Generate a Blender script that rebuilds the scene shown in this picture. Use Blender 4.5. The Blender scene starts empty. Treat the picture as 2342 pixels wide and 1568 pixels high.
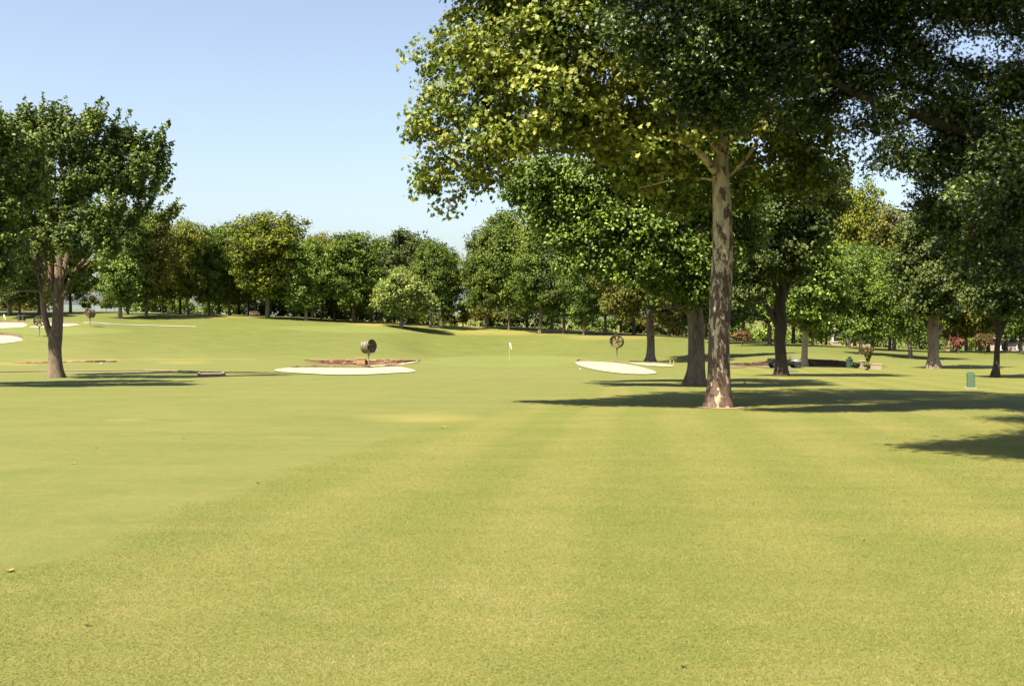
import bpy, math, random
import numpy as np
from mathutils import Vector, Matrix
from mathutils.geometry import delaunay_2d_cdt

# ------------------------------------------------------------------ camera, sky, sun
S = bpy.context.scene
COL = S.collection
F = 2342.0; CX = 1171.0; HY = 695.0; CAMZ = 1.6      # picture frame 2342 wide, horizon at row 695
cam = bpy.data.cameras.new('camera'); cam_o = bpy.data.objects.new('camera', cam); COL.objects.link(cam_o)
cam.sensor_width = 36.0; cam.lens = 36.0; cam.clip_end = 9000; cam.clip_start = 0.1
cam.shift_y = (HY - 784.0) / F
cam_o.location = (0, 0, CAMZ); cam_o.rotation_euler = (math.radians(90), 0, 0)
S.camera = cam_o

SHX, SHY = 0.47, 0.44                       # shadow shift per metre of height
to_sun = Vector((-SHX, -SHY, 1)).normalized()
sun = bpy.data.lights.new('sun', 'SUN'); sun_o = bpy.data.objects.new('sun', sun); COL.objects.link(sun_o)
sun.energy = 5.0; sun.angle = math.radians(0.55); sun.color = (1.0, 0.885, 0.67)
sun_o.rotation_euler = to_sun.to_track_quat('Z', 'Y').to_euler()
sun_o.location = (-30, -15, 60)
w = bpy.data.worlds.new('World'); S.world = w; w.use_nodes = True
nt = w.node_tree; nt.nodes.clear()
sky = nt.nodes.new('ShaderNodeTexSky'); sky.sky_type = 'NISHITA'; sky.sun_disc = False
sky.sun_elevation = math.asin(to_sun.z)
sky.sun_rotation = math.atan2(to_sun.x, to_sun.y)
sky.altitude = 200; sky.air_density = 1.0; sky.dust_density = 2.0; sky.ozone_density = 2.0
bg = nt.nodes.new('ShaderNodeBackground'); bg.inputs[1].default_value = 0.061
wo = nt.nodes.new('ShaderNodeOutputWorld')
hs = nt.nodes.new('ShaderNodeHueSaturation'); hs.inputs['Saturation'].default_value = 0.78; hs.inputs['Hue'].default_value = 0.500
nt.links.new(sky.outputs[0], hs.inputs['Color']); nt.links.new(hs.outputs[0], bg.inputs[0]); nt.links.new(bg.outputs[0], wo.inputs[0])
S.view_settings.view_transform = 'Standard'; S.view_settings.look = 'None'
S.view_settings.exposure = 1.85; S.view_settings.gamma = 1.0
S.render.engine = 'CYCLES'
S.cycles.max_bounces = 6; S.cycles.transparent_max_bounces = 4
S.cycles.diffuse_bounces = 1; S.cycles.transmission_bounces = 3; S.cycles.glossy_bounces = 2

R = np.random.default_rng(7); random.seed(7)

# ------------------------------------------------------------------ helpers
def tag(o, label=None, cat=None, group=None, kind=None):
    if label: o['label'] = label
    if cat: o['category'] = cat
    if group: o['group'] = group
    if kind: o['kind'] = kind
    return o
def empty(name, loc=(0, 0, 0), rz=0.0):
    o = bpy.data.objects.new(name, None); COL.objects.link(o)
    o.location = loc; o.rotation_euler = (0, 0, rz); o.empty_display_size = 0.3
    return o
def copy_tree(o, parent=None):
    c = o.copy(); COL.objects.link(c)
    if parent is not None: c.parent = parent
    for ch in list(o.children): copy_tree(ch, c)
    return c
def fast_mesh(name, verts, counts, idx, smooth=False, tint=None):
    me = bpy.data.meshes.new(name)
    verts = np.asarray(verts, np.float32); idx = np.asarray(idx, np.int32); counts = np.asarray(counts, np.int32)
    me.vertices.add(len(verts)); me.vertices.foreach_set('co', verts.ravel())
    me.loops.add(len(idx)); me.loops.foreach_set('vertex_index', idx)
    me.polygons.add(len(counts))
    st = np.zeros(len(counts), np.int32); st[1:] = np.cumsum(counts)[:-1]
    me.polygons.foreach_set('loop_start', st)
    me.polygons.foreach_set('use_smooth', np.full(len(counts), smooth, bool))
    if tint is not None:
        a = me.attributes.new('tint', 'FLOAT', 'FACE'); a.data.foreach_set('value', np.asarray(tint, np.float32))
    me.update(calc_edges=True)
    return me
def link(name, me, mat, parent=None, loc=None):
    o = bpy.data.objects.new(name, me); COL.objects.link(o)
    if mat is not None:
        for m_ in (mat if isinstance(mat, (list, tuple)) else [mat]): me.materials.append(m_)
    if parent is not None: o.parent = parent
    if loc is not None: o.location = loc
    return o

class MB:                                                  # small mesh builder
    def __init__(s): s.v = []; s.f = []
    def add(s, vs, fs):
        b = len(s.v); s.v += [tuple(p) for p in vs]; s.f += [tuple(i + b for i in f) for f in fs]
    def box(s, c, d, rz=0.0, bev=0.0, rx=0.0):
        hx, hy, hz = d[0] / 2, d[1] / 2, d[2] / 2
        b = min(bev, hx * .9, hy * .9, hz * .9)
        m = Matrix.Translation(c) @ Matrix.Rotation(rz, 4, 'Z') @ Matrix.Rotation(rx, 4, 'X')
        if b <= 0:
            vs = [m @ Vector((x * hx, y * hy, z * hz)) for z in (-1, 1) for x, y in ((-1, -1), (1, -1), (1, 1), (-1, 1))]
            s.add(vs, [(3, 2, 1, 0), (4, 5, 6, 7), (0, 1, 5, 4), (1, 2, 6, 5), (2, 3, 7, 6), (3, 0, 4, 7)]); return
        def ring(ix, iy, z):
            return [(-hx + ix, -hy + iy + b, z), (-hx + ix + b, -hy + iy, z), (hx - ix - b, -hy + iy, z), (hx - ix, -hy + iy + b, z),
                    (hx - ix, hy - iy - b, z), (hx - ix - b, hy - iy, z), (-hx + ix + b, hy - iy, z), (-hx + ix, hy - iy - b, z)]
        rs = [ring(b * .7, b * .7, -hz), ring(0, 0, -hz + b), ring(0, 0, hz - b), ring(b * .7, b * .7, hz)]
        vs = [m @ Vector(p) for r in rs for p in r]
        fs = [tuple(range(7, -1, -1)), tuple(range(24, 32))]
        for k in range(3):
            for i in range(8):
                j = (i + 1) % 8; fs.append((k * 8 + i, k * 8 + j, (k + 1) * 8 + j, (k + 1) * 8 + i))
        s.add(vs, fs)
    def tube(s, pts, rad, n=8, cap=True):
        pts = [Vector(p) for p in pts]
        if not hasattr(rad, '__len__'): rad = [rad] * len(pts)
        vs = []; fs = []; up = Vector((0.013, 0.02, 1))
        for i, p in enumerate(pts):
            d = (pts[min(i + 1, len(pts) - 1)] - pts[max(i - 1, 0)]).normalized()
            a = d.cross(up)
            if a.length < .05: a = d.cross(Vector((0, 1, 0)))
            a.normalize(); b = d.cross(a)
            for k in range(n):
                t = 2 * math.pi * k / n; vs.append(p + (a * math.cos(t) + b * math.sin(t)) * rad[i])
        for i in range(len(pts) - 1):
            for k in range(n):
                k2 = (k + 1) % n; fs.append((i * n + k, i * n + k2, (i + 1) * n + k2, (i + 1) * n + k))
        if cap: fs.append(tuple(range(n))[::-1]); fs.append(tuple((len(pts) - 1) * n + k for k in range(n)))
        s.add(vs, fs)
    def lathe(s, prof, m=None, n=28):                     # profile (r, z) about local z
        m = m or Matrix(); vs = []; fs = []
        for r, z in prof:
            for k in range(n):
                t = 2 * math.pi * k / n; vs.append(m @ Vector((r * math.cos(t), r * math.sin(t), z)))
        for i in range(len(prof) - 1):
            for k in range(n):
                k2 = (k + 1) % n; fs.append((i * n + k, i * n + k2, (i + 1) * n + k2, (i + 1) * n + k))
        s.add(vs, fs)
    def build(s, name, mat, parent=None, smooth=False, loc=None):
        me = bpy.data.meshes.new(name); me.from_pydata(s.v, [], s.f); me.update()
        if smooth: me.polygons.foreach_set('use_smooth', [True] * len(me.polygons))
        return link(name, me, mat, parent, loc)

# ------------------------------------------------------------------ materials
def new_mat(name):
    m = bpy.data.materials.new(name); m.use_nodes = True
    n = m.node_tree.nodes; l = m.node_tree.links
    return m, n, l, n['Principled BSDF']
def tex_coord(n, l, scale=(1, 1, 1)):
    tc = n.new('ShaderNodeTexCoord'); mp = n.new('ShaderNodeMapping'); mp.inputs['Scale'].default_value = scale
    l.new(tc.outputs['Object'], mp.inputs['Vector']); return mp.outputs[0]
def noise(n, l, vec, scale, detail=4, rough=0.55, dist=0.0):
    t = n.new('ShaderNodeTexNoise'); t.inputs['Scale'].default_value = scale; t.inputs['Detail'].default_value = detail
    t.inputs['Roughness'].default_value = rough; t.inputs['Distortion'].default_value = dist
    l.new(vec, t.inputs['Vector']); return t.outputs['Fac']
def ramp(n, l, fac, stops):
    r = n.new('ShaderNodeValToRGB'); e = r.color_ramp.elements
    while len(e) < len(stops): e.new(0.5)
    for i, (p, c) in enumerate(stops):
        e[i].position = p; e[i].color = (*c, 1) if hasattr(c, '__len__') else (c, c, c, 1)
    l.new(fac, r.inputs[0]); return r.outputs[0]
def mix(n, l, fac, a, b, blend='MIX'):
    m = n.new('ShaderNodeMix'); m.data_type = 'RGBA'; m.blend_type = blend
    for sock, v in ((0, fac), (6, a), (7, b)):
        if hasattr(v, 'is_linked'): l.new(v, m.inputs[sock])
        elif sock == 0: m.inputs[0].default_value = v
        else: m.inputs[sock].default_value = (*v, 1)
    return m.outputs[2]
def math_n(n, l, op, a, b=0.0, c=None):
    m = n.new('ShaderNodeMath'); m.operation = op
    for i, v in enumerate((a, b) if c is None else (a, b, c)):
        if hasattr(v, 'is_linked'): l.new(v, m.inputs[i])
        else: m.inputs[i].default_value = v
    return m.outputs[0]
def bump(n, l, h, bs, strength=0.5, dist=0.02):
    b = n.new('ShaderNodeBump'); b.inputs['Strength'].default_value = strength; b.inputs['Distance'].default_value = dist
    l.new(h, b.inputs['Height']); l.new(b.outputs[0], bs.inputs['Normal'])

def leaf_mat(name, dark, mid, light, trans=0.3, rough=0.5, nscale=0.5, spec=0.4, warm=None, warm_amt=0.0):
    dark, mid, light = (tuple(x * k for x in c_) for c_, k in ((dark, .48), (mid, .61), (light, .68)))
    if warm: warm = tuple(x * .62 for x in warm)
    m, n, l, bs = new_mat(name)
    at = n.new('ShaderNodeAttribute'); at.attribute_name = 'tint'
    oi = n.new('ShaderNodeObjectInfo')
    tc = n.new('ShaderNodeTexCoord')
    nz = noise(n, l, tc.outputs['Object'], nscale, 3, 0.6)
    s = math_n(n, l, 'MULTIPLY_ADD', nz, 0.9, -0.45)
    f = math_n(n, l, 'ADD', s, at.outputs['Fac'])
    f = math_n(n, l, 'MULTIPLY_ADD', oi.outputs['Random'], 0.22, math_n(n, l, 'ADD', f, -0.11))
    c = ramp(n, l, f, [(0.0, dark), (0.5, mid), (1.0, light)])
    if warm:
        nz2 = noise(n, l, tc.outputs['Object'], nscale * 0.45, 2, 0.6)
        k = ramp(n, l, nz2, [(0.5, 0.0), (0.68, warm_amt)])
        c = mix(n, l, k, c, warm)
    l.new(c, bs.inputs['Base Color']); bs.inputs['Roughness'].default_value = rough
    bs.inputs['Specular IOR Level'].default_value = spec
    tr = n.new('ShaderNodeBsdfTranslucent')
    tcol = mix(n, l, 1.0, c, (1.15, 1.35, 0.5), 'MULTIPLY'); l.new(tcol, tr.inputs[0])
    ms = n.new('ShaderNodeMixShader'); ms.inputs[0].default_value = trans
    l.new(bs.outputs[0], ms.inputs[1]); l.new(tr.outputs[0], ms.inputs[2])
    l.new(ms.outputs[0], n['Material Output'].inputs[0])
    return m
LM = {
 'sycamore': leaf_mat('sycamore leaves', (0.055, 0.100, 0.010), (0.150, 0.21, 0.020), (0.40, 0.42, 0.070), 0.22, 0.55, 0.5, 0.3, (0.34, 0.30, 0.04), 0.3),
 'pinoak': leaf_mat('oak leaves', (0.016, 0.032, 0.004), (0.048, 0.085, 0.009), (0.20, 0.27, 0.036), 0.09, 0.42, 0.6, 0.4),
 'maple': leaf_mat('maple leaves', (0.050, 0.090, 0.013), (0.130, 0.190, 0.028), (0.29, 0.35, 0.065), 0.18, 0.55, 0.5, 0.3),
 'green': leaf_mat('green leaves', (0.046, 0.095, 0.010), (0.138, 0.220, 0.022), (0.31, 0.41, 0.055), 0.2, 0.5, 0.35, 0.35),
 'yellow': leaf_mat('yellowing leaves', (0.085, 0.105, 0.010), (0.17, 0.18, 0.018), (0.30, 0.25, 0.030), 0.25, 0.55, 0.25, 0.3, (0.36, 0.26, 0.025), 0.6),
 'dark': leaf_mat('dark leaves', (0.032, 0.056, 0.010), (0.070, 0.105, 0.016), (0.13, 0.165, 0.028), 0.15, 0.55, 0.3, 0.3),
 'olive': leaf_mat('olive leaves', (0.085, 0.095, 0.016), (0.15, 0.155, 0.028), (0.22, 0.21, 0.045), 0.2, 0.6, 0.4, 0.2),
 'far': leaf_mat('far leaves', (0.055, 0.095, 0.012), (0.130, 0.195, 0.020), (0.24, 0.31, 0.038), 0.18, 0.6, 0.13, 0.25, (0.24, 0.26, 0.022), 0.6),
 'fargold': leaf_mat('far yellowing leaves', (0.085, 0.120, 0.011), (0.190, 0.235, 0.018), (0.32, 0.35, 0.032), 0.2, 0.6, 0.13, 0.25, (0.33, 0.30, 0.022), 0.7),
 'bright': leaf_mat('bright yellow leaves', (0.20, 0.19, 0.012), (0.36, 0.32, 0.03), (0.50, 0.44, 0.05), 0.3, 0.5, 0.5, 0.3),
 'pale': leaf_mat('pale green leaves', (0.10, 0.16, 0.022), (0.20, 0.27, 0.04), (0.50, 0.54, 0.17), 0.2, 0.5, 0.7, 0.3),
 'red': leaf_mat('pink blossom', (0.10, 0.09, 0.02), (0.28, 0.08, 0.06), (0.45, 0.16, 0.14), 0.3, 0.6, 1.5, 0.3),
 'redgreen': leaf_mat('reddening leaves', (0.08, 0.09, 0.02), (0.17, 0.12, 0.04), (0.36, 0.15, 0.10), 0.3, 0.6, 1.2, 0.3),
}
def bark_mat(name, a, b, scale=3.0, bstr=0.8, stretch=0.25):
    a = tuple(x * .48 for x in a); b = tuple(x * .55 for x in b)
    m, n, l, bs = new_mat(name)
    v = tex_coord(n, l, (1, 1, stretch))
    n1 = noise(n, l, v, scale * 4, 6, 0.65, 0.4); n2 = noise(n, l, v, scale * 0.5, 3)
    f = math_n(n, l, 'MULTIPLY_ADD', n2, 0.5, math_n(n, l, 'MULTIPLY', n1, 0.6))
    l.new(ramp(n, l, f, [(0.38, a), (0.72, b)]), bs.inputs['Base Color'])
    bs.inputs['Roughness'].default_value = 0.9
    bump(n, l, n1, bs, bstr, 0.06)
    return m
BM = {
 'brown': bark_mat('brown bark', (0.085, 0.060, 0.042), (0.38, 0.285, 0.20)),
 'grey': bark_mat('grey bark', (0.13, 0.095, 0.068), (0.46, 0.36, 0.25), 3, 0.6),
 'pale': bark_mat('pale bark', (0.36, 0.26, 0.18), (0.62, 0.50, 0.36), 3, 0.4),
 'black': bark_mat('shaded dark bark', (0.020, 0.014, 0.010), (0.11, 0.075, 0.048)),  # dark bark with the shade on these trunks put into the colour
 'dark': bark_mat('dark bark', (0.045, 0.030, 0.020), (0.24, 0.165, 0.11)),
}
def sycamore_bark():
    m, n, l, bs = new_mat('flaking sycamore bark')
    v = tex_coord(n, l, (1, 1, 0.42))
    tc = n.new('ShaderNodeTexCoord'); sep = n.new('ShaderNodeSeparateXYZ'); l.new(tc.outputs['Object'], sep.inputs[0])
    big = noise(n, l, v, 5.2, 7, 0.68, 0.25)
    big2 = noise(n, l, v, 3.6, 6, 0.65, 0.3)
    fine = noise(n, l, v, 26, 5, 0.7, 0.3)
    # height: older plated bark near the base, pale above (local z, metres from the base)
    hz = math_n(n, l, 'MULTIPLY_ADD', sep.outputs[2], -0.018, 0.055)
    f = math_n(n, l, 'ADD', math_n(n, l, 'MULTIPLY_ADD', fine, 0.10, big), hz)
    pale = ramp(n, l, big2, [(0.38, (0.232, 0.202, 0.139)), (0.50, (0.426, 0.361, 0.255)), (0.62, (0.348, 0.257, 0.157))])
    brown = ramp(n, l, fine, [(0.35, (0.034, 0.022, 0.015)), (0.62, (0.125, 0.079, 0.052))])
    red = ramp(n, l, fine, [(0.3, (0.138, 0.086, 0.055)), (0.65, (0.232, 0.155, 0.099))])
    k1 = ramp(n, l, f, [(0.535, 0.0), (0.55, 1.0)])
    k2 = ramp(n, l, math_n(n, l, 'ADD', big2, hz), [(0.60, 0.0), (0.62, 1.0)])
    c = mix(n, l, k2, pale, red); c = mix(n, l, k1, c, brown)
    l.new(c, bs.inputs['Base Color']); bs.inputs['Roughness'].default_value = 0.85
    h = math_n(n, l, 'ADD', math_n(n, l, 'MULTIPLY', k1, 0.7), math_n(n, l, 'MULTIPLY', fine, 0.5))
    bump(n, l, h, bs, 0.7, 0.03)
    return m
BM['sycamore'] = sycamore_bark()
def plain(name, c, rough=0.6, metal=0.0, var=0.12, scale=6.0, k=.56):
    c = tuple(x * k for x in c)
    m, n, l, bs = new_mat(name)
    v = tex_coord(n, l)
    nz = noise(n, l, v, scale, 5, 0.6)
    lo = tuple(x * (1 - var) for x in c); hi = tuple(min(1, x * (1 + var)) for x in c)
    l.new(ramp(n, l, nz, [(0.3, lo), (0.7, hi)]), bs.inputs['Base Color'])
    bs.inputs['Roughness'].default_value = rough; bs.inputs['Metallic'].default_value = metal
    return m

# ------------------------------------------------------------------ terrain
def lin(Y): return 795.7 + 3747.0 / Y
cols = [
 (-700, [(72, 848), (88, 838), (96, 824), (112, 790), (130, 765), (150, 742), (170, 725), (185, 716), (200, 713), (220, 714)]),
 (0,    [(72, 848), (80, 842), (88, 838), (91, 832), (93, 824), (100, 806), (108, 787), (114, 772), (120, 762), (132, 755), (145, 750), (156, 738), (170, 723), (185, 713), (200, 711), (220, 713)]),
 (90,   [(72, 848), (80, 842), (88, 838), (91, 832), (93, 824), (100, 806), (108, 787), (115, 768), (122, 758), (134, 750), (145, 746), (156, 736), (170, 722), (185, 713), (200, 711), (220, 713)]),
 (205,  [(72, 848), (80, 842), (88, 837), (91, 831), (93, 825), (100, 810), (110, 786), (120, 761), (131, 742), (143, 737), (156, 729), (170, 721), (185, 713), (200, 711), (220, 713)]),
 (330,  [(72, 848), (88, 838), (96, 829), (106, 812), (118, 782), (131, 758), (145, 744), (160, 731), (175, 719), (190, 714), (205, 714), (225, 717)]),
 (600,  [(72, 847), (85, 839), (95, 834), (104, 828), (115, 811), (130, 781), (145, 756), (160, 739), (178, 725), (195, 721), (215, 723)]),
 (690,  [(72, 847), (85, 839), (95, 835), (104, 827), (115, 813), (130, 787), (145, 762), (160, 744), (178, 729), (195, 725), (215, 728)]),
 (760,  [(72, 848), (87, 839), (96, 836), (103, 833.5), (106.5, 832), (108.5, 820), (120, 806), (135, 782), (150, 760), (165, 744), (180, 734), (195, 730), (215, 733)]),
 (900,  [(72, 848), (84, 840), (92, 836), (103, 833), (106.5, 831), (108.5, 820), (120, 808), (135, 787), (150, 767), (165, 750), (180, 740), (195, 737), (215, 740)]),
 (985,  [(72, 848), (84, 840), (95, 834), (104, 828), (114, 820), (124, 814), (130, 813), (138, 812), (150, 790), (165, 766), (180, 750), (195, 743), (215, 746)]),
 (1171, [(72, 847), (84, 840), (95, 835), (106, 830), (116, 827), (128, 816), (132, 815), (138, 816), (146, 811), (160, 792), (175, 772), (190, 754), (200, 748), (212, 747), (232, 751)]),
 (1330, [(66, 852), (74, 844), (84, 837), (92, 829), (98, 826), (106, 824), (118, 820), (132, 806), (150, 785), (170, 768), (190, 757), (205, 755), (225, 759)]),
 (1411, [(62, 856), (70, 849), (80, 839), (88, 828), (95, 822), (104, 822), (115, 819), (130, 803), (150, 783), (170, 770), (190, 761), (205, 760), (225, 764)]),
 (1490, [(58, 860), (64, 856), (72, 850), (82, 841), (90, 836), (98, 830), (106, 827), (116, 819), (130, 803), (150, 785), (170, 773), (185, 765), (200, 764), (220, 768)]),
 (1700, [(57, 862), (70, 852), (84, 842), (92, 832), (100, 825), (115, 814), (130, 804), (150, 791), (170, 782), (190, 779), (220, 780)]),
 (1850, [(57, 862), (70, 851), (82, 840), (85, 836), (87, 822), (100, 812), (120, 802), (140, 793), (160, 788), (185, 786), (220, 787)]),
 (1960, [(57, 862), (70, 851), (84, 840), (92, 832), (104, 820), (120, 809), (140, 799), (160, 794), (185, 791), (220, 792)]),
 (2135, [(57, 862), (70, 851), (82, 843), (95, 832), (110, 822), (130, 811), (150, 805), (180, 801), (220, 801)]),
 (2342, [(57, 861), (70, 851), (90, 838), (110, 826), (130, 815), (150, 807), (180, 803), (220, 803)]),
 (3100, [(57, 861), (70, 851), (90, 838), (110, 826), (130, 815), (150, 807), (180, 803), (220, 803)]),
]
YG = np.arange(0, 401, 1.0)
UG = np.array([(c[0] - CX) / F for c in cols])
ZT = np.zeros((len(cols), len(YG)))
for i, (x, pts) in enumerate(cols):
    ys = [0, 12, 22, 32, 42, 50] + [p[0] for p in pts]
    zs = [-1.6 - .043 * Y for Y in ys[:6]] + [(HY - y) / F * Y for Y, y in pts]
    zl = zs[-1]; yl = ys[-1]
    ys += [yl + 45, yl + 110, 400]; zs += [zl - 3.0, zl - 10, zl - 16]
    row = np.interp(YG, ys, zs)
    k = np.exp(-0.5 * (np.arange(-5, 6) / 1.5) ** 2); k /= k.sum()
    ZT[i] = np.convolve(np.pad(row, 5, mode='edge'), k, 'valid')
UF = np.linspace(-0.85, 0.85, 341)                        # smooth across the columns
ZF = np.array([np.interp(UF, UG, ZT[:, j]) for j in range(len(YG))]).T
k = np.exp(-0.5 * (np.arange(-6, 7) / 2.0) ** 2); k /= k.sum()
ZP = np.pad(ZF, ((6, 6), (0, 0)), mode='edge')
ZF = sum(k[i] * ZP[i:i + len(UF)] for i in range(13))
def Hn(X, Y):
    X = np.asarray(X, float); Y = np.asarray(Y, float)
    Yc = np.clip(Y, 0, 399.9); u = np.clip(X / np.maximum(Yc, 25), -0.849, 0.849)
    iu = (u + 0.85) / 0.005; i0 = np.clip(iu.astype(int), 0, 339); fu = iu - i0
    j0 = Yc.astype(int); fj = Yc - j0; j1 = np.minimum(j0 + 1, 400)
    z = (ZF[i0, j0] * (1 - fu) + ZF[i0 + 1, j0] * fu) * (1 - fj) + (ZF[i0, j1] * (1 - fu) + ZF[i0 + 1, j1] * fu) * fj
    z = z - np.clip(Y - 399.9, 0, 600) * 0.03
    amp = np.clip(Y / 60, 0, 1)
    z = z + amp * 0.06 * np.sin(X * .23 + 1.3) * np.sin(Y * .19) + 0.012 * np.sin(X * 1.1 + Y * .6) * np.sin(Y * .8 - X * .3)
    return z + CAMZ
def H(X, Y): return float(Hn(X, Y))
def hit(x, y, y0=4.0, y1=240.0):                          # where the line of sight through (x, y) meets the ground
    Y = np.arange(y0, y1, 0.1); X = (x - CX) / F * Y
    zr = CAMZ + (HY - y) / F * Y
    b = np.nonzero(zr <= Hn(X, Y))[0]
    Yh = Y[b[0]] if len(b) else y1
    Xh = (x - CX) / F * Yh
    return Vector((Xh, Yh, H(Xh, Yh)))
def on(x, Y, dz=0.0):
    X = (x - CX) / F * Y; return Vector((X, Y, H(X, Y) + dz))
def P(x, y, Y): return Vector(((x - CX) / F * Y, Y, CAMZ + (HY - y) / F * Y))

# ground sheet
ys = [-60, -40, -25, -15, -8, -3, 0, 2, 3]
while ys[-1] < 240: ys.append(ys[-1] + max(0.12, ys[-1] * 0.009))
while ys[-1] < 4200: ys.append(ys[-1] * 1.09)
xs = list(np.arange(0, 78, 0.33))
while xs[-1] < 4000: xs.append(xs[-1] * 1.06 + .3)
xs = np.array([-a for a in xs[:0:-1]] + xs); ys = np.array(ys)
GX, GY = np.meshgrid(xs, ys); GZ = Hn(GX, GY)
nx, ny = len(xs), len(ys)
vv = np.stack([GX.ravel(), GY.ravel(), GZ.ravel()], 1)
ii = np.arange(nx * ny).reshape(ny, nx)
ff = np.stack([ii[:-1, :-1], ii[:-1, 1:], ii[1:, 1:], ii[1:, :-1]], -1).reshape(-1, 4)
gm = fast_mesh('ground', vv, np.full(len(ff), 4), ff.ravel(), True)
# mowing zones from outlines given in the picture and laid on the land
PY = np.where(GY > 3, HY - (GZ - CAMZ) / np.maximum(GY, 3) * F, 3000).ravel()
PX = np.where(GY > 3, CX + GX / np.maximum(GY, 3) * F, CX).ravel()
def sm(a, b, x): t = np.clip((x - a) / (b - a), 0, 1); return t * t * (3 - 2 * t)
gx, gy = GX.ravel(), GY.ravel()
# the cut line between fairway (left) and rough (right) runs from lower left to the green
L0 = hit(0, 1328); L05 = hit(281, 1228); L1 = hit(432, 1167); L2 = hit(684, 1066); L25 = hit(900, 1000); L3 = hit(1180, 940); L4 = hit(1450, 872)
line_x = np.interp(gy, [L0.y - 3, L0.y, L05.y, L1.y, L2.y, L25.y, L3.y, L4.y, 90, 100], [L0.x - 3.2, L0.x, L05.x, L1.x, L2.x, L25.x, L3.x, L4.x, 20, 30])
rough = sm(-0.3, 0.3, gx - line_x - 0.15 * np.sin(gy * 1.7) - 0.10 * np.sin(gy * 4.1))
rough = rough * (gy < 92)
def ell(x, y, rx, ry, soft=.25, rot=0.0):
    dx, dy = PX - x, PY - y
    c, s_ = math.cos(rot), math.sin(rot)
    d = np.sqrt(((dx * c + dy * s_) / rx) ** 2 + ((-dx * s_ + dy * c) / ry) ** 2)
    return 1 - sm(1 - soft, 1 + soft, d)
far = sm(100, 125, gy)
green = np.maximum(ell(1170, 826, 205, 13, .1), ell(60, 757, 230, 9, .2) * (gy > 110))
green = np.maximum(green, ell(1000, 752, 420, 9, .2) * (gy > 150))
dry = np.maximum.reduce([ell(960, 955, 150, 12, .9) * .75, ell(905, 740, 110, 7, .5), ell(1050, 747, 90, 5, .5), ell(460, 722, 110, 6, .6),
                         ell(1180, 760, 210, 7, .6) * .8, ell(1400, 770, 120, 8, .6) * .7, ell(300, 960, 60, 5, .8) * .6, ell(1780, 866, 70, 5, .6) * .5,
                         ell(30, 832, 60, 5, .5) * .6, ell(420, 829, 70, 4, .5) * .6, ell(300, 822, 330, 3, .6) * .5, ell(650, 1000, 90, 6, .8) * .4])
hill = far * (1 - green)
ca = gm.color_attributes.new('zones', 'FLOAT_COLOR', 'POINT')
ca.data.foreach_set('color', np.stack([rough, green, dry, hill], 1).astype(np.float32).ravel())

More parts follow.
